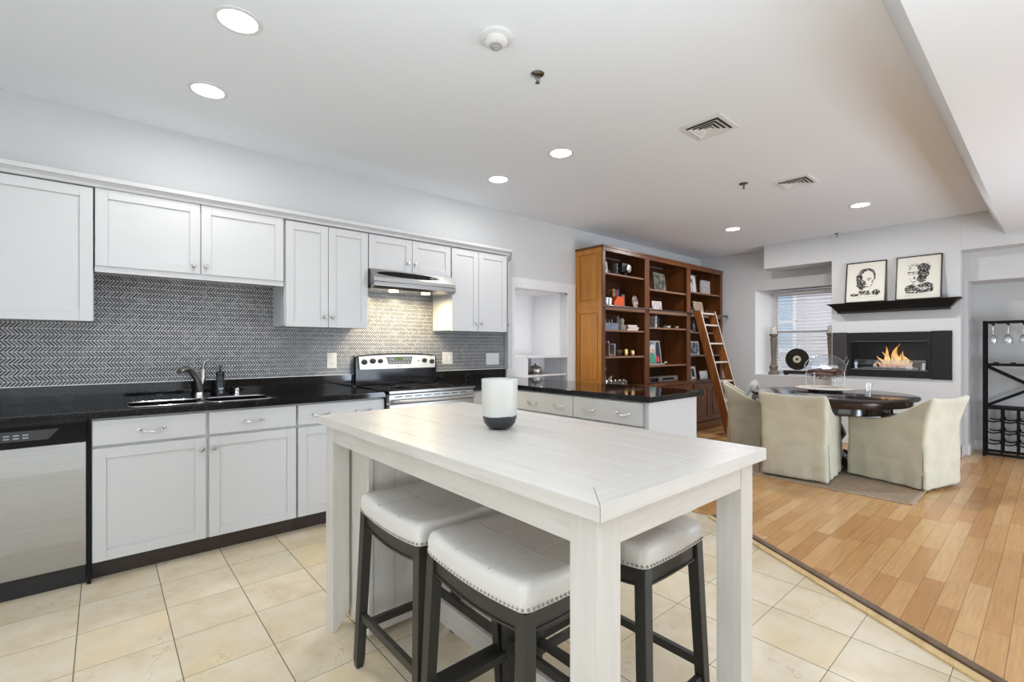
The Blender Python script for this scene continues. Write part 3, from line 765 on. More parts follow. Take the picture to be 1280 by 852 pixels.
MB().tube([(fx + .006, fy + .002, 0.96), (fx + .018, fy, 1.02), (fx + .020, fy, 1.075)], 0.016, 12, radii=[0.018, 0.019, 0.013]).tube([(fx + .020, fy, 1.07), (fx + .030, fy - .010, 1.125), (fx + .055, fy - .020, 1.135)], 0.008, 10, radii=[0.011, 0.008, 0.007]).build('lever', NICKEL, fa, smooth=60)
# soap bottle, air gap
sb = thing('soap_bottle', 'dark soap dispenser bottle behind the sink, right of faucet', 'bottle', (0.605, 3.745, 0.8905))
MB().lathe([(0.0001, 0.8905), (0.030, 0.8905), (0.0305, 0.95), (0.026, 1.0), (0.022, 1.015), (0.026, 1.03), (0.026, 1.05), (0.012, 1.058)], (0.605, 3.745, 0), 20, cap=False).build('bottle_body', mk('soap_navy', (0.012, 0.014, 0.022), 0.25), sb, smooth=40)
MB().lathe([(0.007, 1.056), (0.007, 1.082), (0.011, 1.084), (0.010, 1.094)], (0.605, 3.745, 0), 12).box(0.600, 0.610, 3.705, 3.745, 1.084, 1.092).build('pump', BLACKP, sb, smooth=40)
MB().box(0.592, 0.618, 3.7125, 3.715, 0.933, 0.942).box(0.597, 0.613, 3.7125, 3.715, 0.918, 0.922).box(0.595, 0.615, 3.7125, 3.715, 0.908, 0.911).build('label_print', mk('soap_print', (0.5, 0.55, 0.62), 0.5), sb)
ag = thing('air_gap', 'small chrome air gap cap on the granite beside soap bottle', 'air gap', (0.705, 3.745, 0.8905))
MB().lathe([(0.022, 0.8905), (0.022, 0.898), (0.016, 0.900), (0.016, 0.928), (0.012, 0.934), (0.0001, 0.935)], (0.705, 3.745, 0), 18, cap=False).build('cap', CHROME, ag, smooth=40)
MB().lathe([(0.0001, -0.0165), (0.005, -0.0165), (0.005, -0.015)], (0.705, 3.745, 0.918), 10, axis='y', cap=False).build('vent_hole', DARKSLOT, ag)

# ------------------------------------------------------------------ range
r = thing('range', 'stainless electric range with black glass top and back panel of knobs', 'stove', (1.967, 3.55, 0))
rx0, rx1 = 1.580, 2.354
MB().box(rx0, rx1, 3.235, 3.862, 0.03, 0.868).build('body', STEELD, r)
MB().box(rx0, rx1, 3.195, 3.80, 0.872, 0.898).build('cooktop', BLACKG, r, bev=0.004)
MB().box(rx0 - .0005, rx1 + .0005, 3.19, 3.1945, 0.876, 0.894).build('cooktop_edge', DARKNICKEL, r)
for (bx_, by_, br) in ((1.78, 3.38, 0.10), (2.16, 3.38, 0.08), (1.78, 3.64, 0.08), (2.16, 3.64, 0.10)):
    MB().lathe([(br - .003, 0.8983), (br - .003, 0.8988), (br, 0.8988), (br, 0.8983)], (bx_, by_, 0), 40).build('burner_ring', DIMGREY, r)
MB().box(rx0 + .004, rx1 - .004, 3.205, 3.233, 0.800, 0.868).build('vent_panel', STEEL, r, bev=0.003)
vs_ = MB()
for k in range(8): vs_.box(1.63 + k * 0.083, 1.63 + k * 0.083 + 0.062, 3.2035, 3.2046, 0.846, 0.853)
vs_.build('vent_slots', DARKSLOT, r)
ov = MB().box(rx0 + .004, rx1 - .004, 3.200, 3.233, 0.22, 0.795).build('oven_door', STEEL, r, bev=0.004)
MB().box(1.70, 2.235, 3.1985, 3.1998, 0.35, 0.66).build('oven_window', BLACKG, ov)
MB().tube([(1.612, 3.199, 0.815), (1.614, 3.165, 0.815), (1.66, 3.155, 0.815), (1.967, 3.150, 0.815), (2.275, 3.155, 0.815), (2.320, 3.165, 0.815), (2.322, 3.199, 0.815)], 0.013, 10).build('oven_handle', STEEL, ov, smooth=60)
MB().box(rx0 + .004, rx1 - .004, 3.205, 3.233, 0.05, 0.21).build('storage_drawer', STEEL, r, bev=0.004)
# backguard
bg = []
for k in range(13):
    u = k / 12; bg.append((rx0 - .002 + u * (rx1 - rx0 + .004), 1.148 + 0.018 * (1 - (2 * u - 1) ** 2) - (0.012 if k in (0, 12) else 0)))
sil = [(rx0 - .002, 0.90)] + bg + [(rx1 + .002, 0.90)]
MB().prism(sil, 'y', 3.80, 3.842).build('backguard', BLACKG, r, bev=0.004)
fc = [(rx0 + .030, 1.033), (rx0 + .020, 1.138)] + [(rx0 + .03 + (k / 8) * (rx1 - rx0 - .06), 1.138 + 0.014 * (1 - (2 * k / 8 - 1) ** 2)) for k in range(9)] + [(rx1 - .020, 1.134), (rx1 - .022, 1.033)]
cp = MB().prism([(x, z) for x, z in fc], 'y', 3.786, 3.7995).build('control_panel', mk('range_panel_steel', (0.60, 0.58, 0.53), 0.35, 0.6), r)
disp = MB().prism([(1.842, 1.136), (2.098, 1.136), (2.082, 1.070), (1.866, 1.070)], 'y', 3.7835, 3.7858).build('display', mk('display_grey', (0.09, 0.10, 0.10), 0.3), cp)
MB().box(1.938, 1.992, 3.782, 3.7832, 1.108, 1.134).build('clock', GREENE, disp)
bb_ = MB()
for k in range(7): bb_.sphere((1.885 + k * 0.0285, 3.783, 1.083), 0.006, sy=0.3, seg=8, rings=5)
for x in (1.885, 1.905, 2.02, 2.045, 2.07): bb_.sphere((x, 3.783, 1.112), 0.006, sy=0.3, seg=8, rings=5)
bb_.build('buttons', mk('button_pale', (0.35, 0.38, 0.38), 0.4), disp)
for (x, z, q) in ((1.648, 1.094, .023), (1.722, 1.101, .023), (1.790, 1.100, .020), (2.218, 1.098, .020), (2.296, 1.088, .021)):
    k_ = MB().lathe([(q, 0), (q * .95, -0.018), (q * .6, -0.022), (0.0001, -0.022)], (x, 3.786, z), 18, axis='y', cap=False).build('knob', BLACKP, cp, smooth=40)
    MB().box(x - .003, x + .003, 3.758, 3.7635, z - .015, z + .015).build('grip', BLACKP, k_)
im = MB()
for x in (1.648, 2.290): im.box(x - .010, x + .010, 3.785, 3.7858, 1.133, 1.137)
im.box(2.155, 2.165, 3.785, 3.7858, 1.088, 1.104)
im.build('indicator', BLACKP, cp)
fc_ = bpy.data.curves.new('logo', 'FONT'); fc_.body = 'Amana'; fc_.size = 0.018; fc_.extrude = 0.0003; fc_.align_x = 'CENTER'; fc_.shear = 0.3
lt_ = bpy.data.objects.new('logo_text', fc_); COL.objects.link(lt_)
dg = bpy.context.evaluated_depsgraph_get(); lme = bpy.data.meshes.new_from_object(lt_.evaluated_get(dg)); bpy.data.objects.remove(lt_)
lme.materials.clear(); lme.materials.append(BLACKP)
lo = bpy.data.objects.new('logo', lme); COL.objects.link(lo); lo.parent = cp; ORG['logo'] = worg(cp)
lo.location = Vector((1.967, 3.7855, 1.047)) - worg(cp); lo.rotation_euler = (PI / 2, 0, 0)

# ------------------------------------------------------------------ peninsula
pw = thing('worktop', 'L-shaped black granite worktop covering peninsula right of the range', 'worktop', (3.09, 2.4, 0.85))
MB().prism([(2.356, 3.232), (2.725, 3.232), (2.725, 1.755), (3.452, 1.755), (3.452, WY - .02), (2.356, WY - .02)], 'z', 0.8505, 0.89).build('slab', GRANITE, pw, bev=0.004)
MB().box(2.356, 3.24, WY - .025, WY - .0125, 0.8905, 0.990).build('upstand', GRANITE, pw)
p = thing('peninsula_cabinet', 'white peninsula base cabinet with row of small drawers and bow handles', 'cabinet', (3.05, 2.5, 0))
MB().box(2.765, 3.37, 1.795, WY - .03, 0.10, 0.8495).build('body', CAB, p, bev=0.002)
MB().box(2.83, 2.85, 1.83, 3.22, 0.0, 0.0995).build('toe_kick', TOE, p)
MB().box(2.745, 3.375, 1.775, 1.794, 0.0, 0.8495).build('end_panel', CAB, p, bev=0.002)
for (a, b, hs) in ((2.452, 3.22, (2.905, 2.60)), (1.826, 2.446, (2.288, 1.985))):
    dw = MB().box(2.743, 2.7645, a, b, 0.682, 0.842).build('drawer', CAB, p, bev=0.003)
    for y in hs: pull(dw, y, 0.752, 2.743, face='x', half=0.052, m=CHROME)
for (a, b) in ((1.826, 2.132), (2.138, 2.446), (2.452, 2.83), (2.836, 3.22)):
    dn = shaker(MB(), a, b, 0.106, 0.672, 2.743, 0.0215, face='x').build('door', CAB, p, bev=0.0015)
    knob(dn, b - 0.03, 0.61, 2.743, face='x')

# ------------------------------------------------------------------ things in the recess
kt = thing('metal_pot', 'rounded metal pot with dark lid knob inside the wall cubby', 'pot', (3.90, 4.08, 0.9005))
MB().lathe([(0.0001, 0.9005), (0.075, 0.9005), (0.085, 0.93), (0.083, 0.96), (0.06, 0.99), (0.02, 1.005), (0.0001, 1.006)], (3.90, 4.08, 0), 24, cap=False).build('pot_body', NICKEL, kt, smooth=60)
MB().sphere((3.90, 4.08, 1.014), 0.011).build('lid_knob', BLACKP, kt, smooth=60)
tag(MB().lathe([(0.0001, 0.9005), (0.05, 0.9005), (0.056, 0.915), (0.0001, 0.918)], (3.76, 4.06, 0), 20, cap=False).build('small_dish', BLACKP, smooth=40), 'small dark dish left of the metal pot in the wall cubby', 'dish')
pk = thing('puck_light', 'small round spotlight under the ceiling of the white wall recess', 'light', (3.52, 4.05, 1.87))
MB().lathe([(0.035, 1.8698), (0.035, 1.855), (0.028, 1.852)], (3.52, 4.05, 0), 18).build('housing', SILVER, pk, smooth=40)
MB().lathe([(0.0001, 1.8515), (0.026, 1.8515), (0.026, 1.8505), (0.0001, 1.8505)], (3.52, 4.05, 0), 18, cap=False).build('lens', LAMPE, pk)
area('puck_glow', (3.52, 4.05, 1.845), (0, 0, 0), 0.06, 0.06, 2.0, (1, 0.98, 0.95), 'DISK')
tag(MB().box(4.205, 4.222, 3.872, 3.882, 1.855, 1.8695).tube([(4.2135, 3.877, 1.858), (4.2135, 3.862, 1.845), (4.2135, 3.85, 1.85)], 0.003, 6).build('wall_hook', DARKNICKEL), 'tiny metal hook at the upper right corner of the wall recess', 'hook')

# ------------------------------------------------------------------ bookcase
BF = 3.45; BK = 3.866
bc = thing('bookcase', 'tall cherry wood bookcase wall with three bays beside the peninsula', 'bookcase', (5.85, 3.66, 0.006))
X0, X1 = 4.385, 7.374
side = MB()
for (z0, z1) in ((0.76, 1.675), (1.705, 2.38)):
    x = X0
    # framed side panels facing -x
    fwid = 0.055
    side.box(x, x + .022, BF + .02, BF + .02 + fwid, z0, z1).box(x, x + .022, BK - fwid, BK, z0, z1)
    side.box(x, x + .022, BF + .02 + fwid, BK - fwid, z0, z0 + fwid).box(x, x + .022, BF + .02 + fwid, BK - fwid, z1 - fwid, z1)
    side.box(x + .014, x + .022, BF + .02 + fwid, BK - fwid, z0 + fwid, z1 - fwid).box(x + .006, x + .0145, BF + .02 + fwid + .02, BK - fwid - .02, z0 + fwid + .02, z1 - fwid - .02)
side.box(X0, X0 + .022, BF + .02, BK, 1.675, 1.705).box(X0 - .006, X0, BF + .02, BK, 1.68, 1.70).box(X0, X0 + .022, BF + .02, BK, 2.38, 2.405).box(X0, X0 + .022, BF + .02, BK, 0.12, 0.76)
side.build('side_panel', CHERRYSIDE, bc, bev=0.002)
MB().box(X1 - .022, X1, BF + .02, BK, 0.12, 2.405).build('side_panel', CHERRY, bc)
# interior boxes
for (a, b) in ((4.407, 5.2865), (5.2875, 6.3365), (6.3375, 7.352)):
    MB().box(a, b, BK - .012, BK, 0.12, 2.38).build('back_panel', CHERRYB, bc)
for x in (5.262, 6.312):
    MB().box(x + .005, x + .045, BF + .02, BK - .013, 0.12, 2.38).build('partition', CHERRY, bc)
# face posts (stiles)
for (a, b) in ((X0 - .004, 4.432), (5.238, 5.342), (6.292, 6.392), (7.315, X1 + .002)):
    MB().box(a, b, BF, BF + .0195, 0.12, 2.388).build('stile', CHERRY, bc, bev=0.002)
MB().box(X0 - .012, X1 + .006, BF - .012, BK, 2.3885, 2.412).box(X0 - .004, X1, BF - .004, BF + .0, 2.345, 2.388).build('top_board', CHERRY, bc, bev=0.003)
bays = [(4.434, 5.236), (5.344, 6.290), (6.394, 7.313)]
shz = [[2.098, 1.425, 1.108], [1.978, 1.478, 0.978], [2.026, 1.440, 1.102]]
SHELFE = mk('shelf_front_edge', (0.24, 0.13, 0.085), 0.3)
for (a, b), zs in zip(bays, shz):
    MB().box(a, b, BF, BF + .019, 2.345, 2.387).build('top_rail', CHERRY, bc)
    for z in zs:
        o = MB().box(a - .02, b + .02, BF + .021, BK - .013, z - .020, z).build('shelf', CHERRY, bc)
        MB().box(a - .0, b + .0, BF + .0165, BF + .0205, z - .020, z + .001).build('front_edge', SHELFE, o)
    MB().box(a - .02, b + .02, BF + .021, BK - .013, 1.655, 1.700).build('middle_board', CHERRY, bc)
    MB().box(a, b, BF + .0, BF + .0205, 1.658, 1.702).build('ledge', SHELFE, bc, bev=0.003)
    MB().box(a - .02, b + .02, BF + .021, BK - .013, 0.705, 0.735).build('base_shelf', CHERRY, bc)
MB().box(X0 - .012, X1 + .012, BF - .05, BF - .001, 0.700, 0.738).build('base_top', CHERRY, bc, bev=0.004)
MB().box(X0 - .006, X1 + .004, BF - .035, BF - .002, 0.12, 0.699).build('base_front', CHERRY, bc)
MB().box(X0 - .016, X1 + .012, BF - .06, BK, 0.006, 0.118).build('plinth', CHERRY, bc, bev=0.006)
for (a, b) in bays:
    mid = (a + b) / 2
    for (p0, p1, kx) in ((a + .01, mid - .004, mid - .04), (mid + .004, b - .01, mid + .04)):
        dm = MB(); d0 = BF - .056; fw_ = 0.06
        dm.box(p0, p0 + fw_, d0, d0 + .019, 0.14, 0.685).box(p1 - fw_, p1, d0, d0 + .019, 0.14, 0.685).box(p0 + fw_, p1 - fw_, d0, d0 + .019, 0.14, 0.14 + fw_).box(p0 + fw_, p1 - fw_, d0, d0 + .019, 0.685 - fw_, 0.685)
        dm.box(p0 + fw_, p1 - fw_, d0 + .010, d0 + .019, 0.2, 0.625).box(p0 + fw_ + .03, p1 - fw_ - .03, d0 + .004, d0 + .0105, 0.23, 0.595)
        dd = dm.build('door', CHERRY, bc, bev=0.003)
        knob(dd, kx, 0.60, d0, m=BRASSD)
# library rail
RZ = 1.700; RY = BF - 0.045
rl = MB().tube([(X0 + .01, RY, RZ), (X1 + .05, RY, RZ)], 0.011, 12)
rr = rl.build('ladder_rail', DARKNICKEL, bc, smooth=60)
for x in (4.40, 5.29, 6.342, 7.34):
    MB().lathe([(0.016, BF), (0.016, BF - .006), (0.008, BF - .010), (0.008, RY)], (x, 0, RZ), 12, axis='y').sphere((x, RY, RZ), 0.019, seg=12, rings=8).build('rail_bracket', DARKNICKEL, rr, smooth=50)
MB().sphere((X1 + .055, RY, RZ), 0.022).build('rail_end_ball', DARKNICKEL, rr, smooth=60)

# ladder
ld = thing('library_ladder', 'wooden rolling library ladder leaning against the right bay of the bookcase', 'ladder', (6.56, 2.95, 0.006))
fy_, ty_, tz_ = 2.86, BF - .085, 1.735
for x in (6.335, 6.755):
    st = MB(); wv = 0.11
    st.hexa([(x, fy_ - .055, .006), (x + .026, fy_ - .055, .006), (x + .026, fy_ + .055, .006), (x, fy_ + .055, .006)],
            [(x, ty_ - .09, tz_), (x + .026, ty_ - .09, tz_), (x + .026, ty_ + .02, tz_), (x, ty_ + .02, tz_)])
    so = st.build('side_rail', LADW, ld, bev=0.003)
    MB().hexa([(x + .002, fy_ - .057, .01), (x + .024, fy_ - .057, .01), (x + .024, fy_ - .0555, .01), (x + .002, fy_ - .0555, .01)],
              [(x + .002, ty_ - .092, tz_), (x + .024, ty_ - .092, tz_), (x + .024, ty_ - .0905, tz_), (x + .002, ty_ - .0905, tz_)]).build('pale_front_edge', LADT, so)  # paler strip along the front of the side rail
    MB().tube([(x + .013, ty_ - .02, tz_ - .01), (x + .013, ty_ + .02, tz_ + .04), (x + .013, RY + .0, tz_ + .02), (x + .013, RY, RZ + .013)], 0.005, 8).build('rail_hook', DARKNICKEL, so, smooth=60)
for k in range(6):
    z = 0.22 + k * 0.262
    yy = fy_ + (ty_ - .035 - fy_) * z / tz_
    MB().box(6.362, 6.754, yy - .052, yy + .045, z - .011, z + .011).build('tread', [LADT], ld, bev=0.003)
MB().box(6.362, 6.754, ty_ - .09, ty_ + .018, tz_ - .05, tz_ - .028).build('top_tread', LADT, ld, bev=0.003)

# ------------------------------------------------------------------ bookcase contents
def frame_thing(name, label, cat, cx, y, z, w_, h_, lean=0.10, yaw=0.0, fm=None, pm=None, t=0.012, bw=0.012, art=None):
    z += t * math.sin(lean) + .0005
    o = thing(name, label, cat, (cx, y, z), yaw)
    R = Matrix.Rotation(-lean, 4, 'X')
    f_ = MB().box(-w_ / 2, -w_ / 2 + bw, 0, t, 0, h_).box(w_ / 2 - bw, w_ / 2, 0, t, 0, h_).box(-w_ / 2 + bw, w_ / 2 - bw, 0, t, 0, bw).box(-w_ / 2 + bw, w_ / 2 - bw, 0, t, h_ - bw, h_)
    f_.xf(R).build('frame', fm or FRAMEB, o, local=True)
    MB().box(-w_ / 2 + bw, w_ / 2 - bw, 0.003, t - .002, bw, h_ - bw).xf(R).build('picture', pm or PAPER, o, local=True)
    if art:
        mb = MB()
        for (a, b, c, d_) in art: mb.box(-w_ / 2 + a * w_, -w_ / 2 + b * w_, 0.0018, 0.0028, c * h_, d_ * h_)
        mb.xf(R).build('printed_image', INK, o, local=True)
    return o
def blotchy(name, c1, c2, scale=18):
    m, nt, b = new_mat(name)
    tc = N(nt, 'ShaderNodeTexCoord'); n = N(nt, 'ShaderNodeTexNoise'); n.inputs['Scale'].default_value = scale; n.inputs['Detail'].default_value = 3
    link(nt, tc.outputs['Object'], n.inputs['Vector'])
    link(nt, ramp(nt, n.outputs[0], [(0.42, c1), (0.58, c2)]), b.inputs['Base Color']); b.inputs['Roughness'].default_value = 0.5
    return m
PHOTO1 = blotchy('photo_mono', (0.05, 0.05, 0.05), (0.6, 0.6, 0.6)); PHOTO2 = blotchy('photo_dark', (0.03, 0.035, 0.03), (0.16, 0.16, 0.13), 14)
PHOTO3 = blotchy('photo_blue', (0.03, 0.05, 0.07), (0.30, 0.36, 0.42), 12); COVER = blotchy('cover_pale', (0.65, 0.62, 0.6), (0.25, 0.2, 0.22), 60)
def book(label, x0, x1, y0, y1, z0, z1, m, flat=False, group=None):
    o = thing('book', label, 'book', ((x0 + x1) / 2, (y0 + y1) / 2, z0), group=group)
    e = 0.003
    if flat:
        MB().box(x0, x1, y0, y1, z0, z0 + e).box(x0, x1, y0, y1, z1 - e, z1).box(x0, x0 + e, y0, y1, z0 + e, z1 - e).build('cover', m, o)
        MB().box(x0 + e, x1 - .004, y0 + .004, y1 - .004, z0 + e, z1 - e).build('pages', PAPER, o)
    else:
        MB().box(x0, x0 + e, y0, y1, z0, z1).box(x1 - e, x1, y0, y1, z0, z1).box(x0 + e, x1 - e, y0, y0 + e, z0, z1).build('cover', m, o)
        MB().box(x0 + e, x1 - e, y0 + e, y1 - .004, z0 + .003, z1 - .004).build('pages', PAPER, o)
    return o
YF = BF + 0.075
# left bay, top shelf
frame_thing('picture_frame', 'small cream frame with dark butterfly on top left shelf', 'picture frame', 4.52, YF, 2.0995, 0.12, 0.145, 0.12, 0, mk('cream_frame', (0.5, 0.47, 0.4), 0.5), PAPER, art=[(0.25, 0.48, 0.3, 0.7), (0.54, 0.77, 0.35, 0.75), (0.47, 0.55, 0.35, 0.65)])
tag(MB().lathe([(0.0001, 2.0985), (0.022, 2.0985), (0.02, 2.12), (0.012, 2.13), (0.018, 2.15), (0.0001, 2.155)], (4.645, YF + .04, 0), 12, cap=False).build('small_figurine', BRASSD, smooth=50), 'tiny brown figurine right of the butterfly frame on top left shelf', 'figurine')
cg = thing('camera_lamp', 'dark metal lantern with shiny lens on the top left shelf', 'lantern', (4.97, YF + .03, 2.0985))
MB().lathe([(0.05, 2.0985), (0.05, 2.105), (0.012, 2.112), (0.012, 2.16)], (4.97, YF + .03, 0), 16).box(4.90, 5.06, YF + .03, YF + .12, 2.16, 2.27).build('housing', BLACKP, cg, smooth=35)
MB().lathe([(0.045, YF + .03), (0.05, YF - .01), (0.04, YF - .015), (0.0001, YF - .012)], (4.995, 0, 2.205), 18, axis='y', cap=False).build('lens', SILVER, cg, smooth=50)
MB().box(4.82, 4.832, YF + .05, YF + .11, 2.12, 2.26).box(4.832, 4.9, YF + .07, YF + .09, 2.20, 2.21).build('side_flap', DIMGREY, cg)
# left bay, ledge shelf (z 1.70)
gproto = None
for i in range(3):
    for j in range(2):
        x = 4.485 + i * 0.062; y = BF + 0.07 + j * 0.075
        if gproto is None:
            g = thing('drinking_glass', 'clear drinking glass in the cluster at left end of the ledge', 'glass', (x, y, 1.7005), group='drinking glasses on the left ledge')
            MB().lathe([(0.0001, 1.7005), (0.022, 1.7005), (0.028, 1.80), (0.026, 1.80), (0.020, 1.706), (0.0001, 1.706)], (x, y, 0), 14, cap=False).build('glass_wall', CRYSTAL, g, smooth=50)
            MB().lathe([(0.0275, 1.801), (0.0285, 1.81), (0.027, 1.81), (0.0265, 1.801)], (x, y, 0), 14).build('rim', PINKGLASS, g, smooth=50)
            gproto = g
        else: copy_at(gproto, (x, y, 1.7005))
ob = thing('orange_box', 'bright orange card box with slanted front on the left bay ledge', 'box', (4.77, YF, 1.7005))
MB().prism([(4.665, 1.7005), (4.875, 1.7005), (4.865, 1.835), (4.74, 1.838), (4.675, 1.76)], 'y', YF - .02, YF + .05).build('carton', ORANGE, ob, bev=0.002)
MB().box(4.876, 4.879, YF - .02, YF + .05, 1.7005, 1.834).build('side_flap', GOLD, ob)
book('tall cookbook with brown cover behind the orange box', 4.745, 4.80, YF + .055, YF + .22, 1.7005, 1.935, blotchy('cover_brown', (0.10, 0.06, 0.02), (0.35, 0.22, 0.08), 25))
book('tall magazine with red edge beside the brown cookbook', 4.815, 4.835, YF + .055, YF + .22, 1.7005, 1.925, RED)
book('thin blue book standing behind the orange box', 4.845, 4.865, YF + .055, YF + .22, 1.7005, 1.94, mk('blue_cover', (0.05, 0.09, 0.2), 0.5))
book('grey speckled book rightmost behind the orange box', 4.90, 4.955, YF + .03, YF + .2, 1.7005, 1.88, PHOTO2)
op = thing('oval_plate', 'oval decorated plate standing on the left bay ledge', 'plate', (5.12, YF, 1.7005))
MB().lathe([(0.0001, 0), (0.05, 0), (0.062, -0.010), (0.064, -0.008), (0.05, 0.004), (0.0001, 0.004)], (0, 0, 0), 28, axis='y', cap=False).xf(Matrix.Translation((0, 0, 0.095)) @ Matrix.Rotation(-.12, 4, 'X') @ Matrix.Diagonal((1, 1, 1.25, 1))).build('plate_disc', blotchy('plate_paint', (0.45, 0.38, 0.33), (0.12, 0.06, 0.05), 20), op, local=True, smooth=40)
MB().box(-.035, .035, -.02, .045, 0, .015).build('stand', BLACKP, op, local=True)
# left bay, shelf 1.425
bx = thing('patterned_box', 'blue grey patterned box with small bottles in it, left bay', 'box', (4.60, YF, 1.4255))
MB().box(4.47, 4.74, YF - .03, YF + .09, 1.4255, 1.51).build('box_body', BLUEGREY, bx, bev=0.002)
for k in range(4): MB().lathe([(0.012, 1.5105), (0.012, 1.535), (0.006, 1.545), (0.006, 1.555)], (4.51 + k * .06, YF + .03, 0), 10).build('stopper', DARKNICKEL, bx, smooth=40)
sg = thing('rabbit_statue', 'pale stone statue with raised ears on the left bay shelf', 'statue', (4.83, YF, 1.4255))
MB().lathe([(0.0001, 1.4255), (0.05, 1.4255), (0.055, 1.46), (0.035, 1.50), (0.03, 1.52), (0.038, 1.54), (0.03, 1.57), (0.0001, 1.58)], (4.84, YF, 0), 16, cap=False).build('figure', mk('old_stone', (0.22, 0.19, 0.15), 0.6, var=0.5, vscale=30), sg, smooth=60)
MB().box(4.775, 4.795, YF, YF + .03, 1.4255, 1.60).build('post', DIMGREY, sg)
for i, (m, w0, w1, lab) in enumerate([(PAPER, 4.93, 5.16, 'cream paperback at the bottom of the flat stack, left bay'), (PINK, 4.95, 5.18, 'pink book in the middle of the flat stack, left bay'), (PAPER, 4.94, 5.14, 'pale book on top of the flat stack, left bay')]):
    book(lab, w0, w1, YF - .03, YF + .13, 1.4255 + i * .024, 1.4255 + i * .024 + .0235, m, flat=True)
# left bay, shelf 1.108
MBt = thing('white_taper', 'thin white taper candle standing at left end of its shelf', 'candle', (4.475, YF - .02, 1.1085))
MB().lathe([(0.022, 1.1085), (0.022, 1.115), (0.010, 1.12)], (4.475, YF - .02, 0), 12).build('holder', DARKNICKEL, MBt, smooth=40)
MB().lathe([(0.009, 1.1205), (0.008, 1.31), (0.0001, 1.315)], (4.475, YF - .02, 0), 10, cap=False).build('wax', WAX, MBt, smooth=40)
ln = thing('glass_lantern', 'square silver framed glass lantern on the left bay shelf', 'lantern', (4.62, YF, 1.1085))
f_ = MB(); a0, a1, b0, b1, c0, c1 = 4.55, 4.69, YF - .03, YF + .11, 1.1085, 1.262
for x in (a0, a1 - .014):
    for y in (b0, b1 - .014): f_.box(x, x + .014, y, y + .014, c0, c1)
f_.box(a0, a1, b0, b1, c0, c0 + .012).box(a0, a1, b0, b1, c1 - .012, c1)
f_.build('frame', SILVER, ln)
MB().box(a0 + .006, a0 + .008, b0 + .014, b1 - .014, c0 + .012, c1 - .012).box(a1 - .008, a1 - .006, b0 + .014, b1 - .014, c0 + .012, c1 - .012).box(a0 + .014, a1 - .014, b0 + .005, b0 + .007, c0 + .012, c1 - .012).build('glass', CRYSTAL, ln)
MB().tube([(4.60, YF + .04, c1), (4.60, YF + .04, c1 + .03), (4.64, YF + .04, c1 + .03), (4.64, YF + .04, c1)], 0.003, 6).build('handle', SILVER, ln)
tag(MB().lathe([(0.0001, 1.1085), (0.03, 1.1085), (0.055, 1.15), (0.06, 1.185), (0.055, 1.185), (0.03, 1.12), (0.0001, 1.115)], (4.79, YF + .02, 0), 18, cap=False).build('dark_bowl', mk('bronze_bowl', (0.12, 0.08, 0.05), 0.35, 0.7), smooth=50), 'dark bronze bowl between lantern and gold votives, left bay', 'bowl')
for (x, hh, lab) in ((4.93, .085, 'larger round gold votive cup on the left bay shelf'), (5.07, .07, 'smaller gold votive cup rightmost on the left bay shelf')):
    v_ = thing('votive_cup', lab, 'candle holder', (x, YF, 1.1085))
    MB().lathe([(0.0001, 1.1085), (0.025, 1.1085), (0.035, 1.1085 + hh * .45), (0.030, 1.1085 + hh), (0.027, 1.1085 + hh), (0.031, 1.1085 + hh * .45), (0.022, 1.115), (0.0001, 1.115)], (x, YF, 0), 18, cap=False).build('cup', GOLD, v_, smooth=50)
    MB().lathe([(0.0001, 1.1155), (0.020, 1.1155), (0.020, 1.1085 + hh * .6), (0.0001, 1.1085 + hh * .62)], (x, YF, 0), 14, cap=False).build('wax', WAX, v_)
# left bay, base shelf
DW_ = mk('driftwood', (0.30, 0.22, 0.15), 0.7, var=0.3, vscale=20)
dwd = MB().tube([(4.64, YF + .09, 0.7355), (4.62, YF + .09, 0.80), (4.60, YF + .08, 0.87), (4.575, YF + .08, 0.93), (4.59, YF + .07, 0.98)], 0.02, 8, radii=[0.035, 0.026, 0.022, 0.022, 0.012]).tube([(4.64, YF + .09, 0.77), (4.72, YF + .08, 0.83), (4.75, YF + .08, 0.86)], 0.02, 8, radii=[0.024, 0.018, 0.010]).sphere((4.59, YF + .075, 0.955), 0.032)
tag(dwd.build('driftwood_sculpture', DW_, smooth=60), 'twisted driftwood sculpture on the lowest left bay shelf', 'sculpture')
cproto = None
for k in range(5):
    x = 4.50 + k * 0.085
    c0 = thing('crystal_block', 'square cut crystal tea light block in the row before the driftwood', 'candle holder', (x, YF - .03, 0.7355), group='crystal blocks in a row') if k == 0 else None
    if k == 0:
        MB().box(x - .036, x + .036, YF - .066, YF + .006, 0.7355, 0.815).build('block', CRYSTAL, c0, bev=0.006)
        MB().lathe([(0.0001, 0.8152), (0.02, 0.8152), (0.02, 0.822), (0.0001, 0.822)], (x, YF - .03, 0), 14, cap=False).build('tea_light', SILVER, c0)
        cproto = c0
    else: copy_at(cproto, (x, YF - .03, 0.7355))
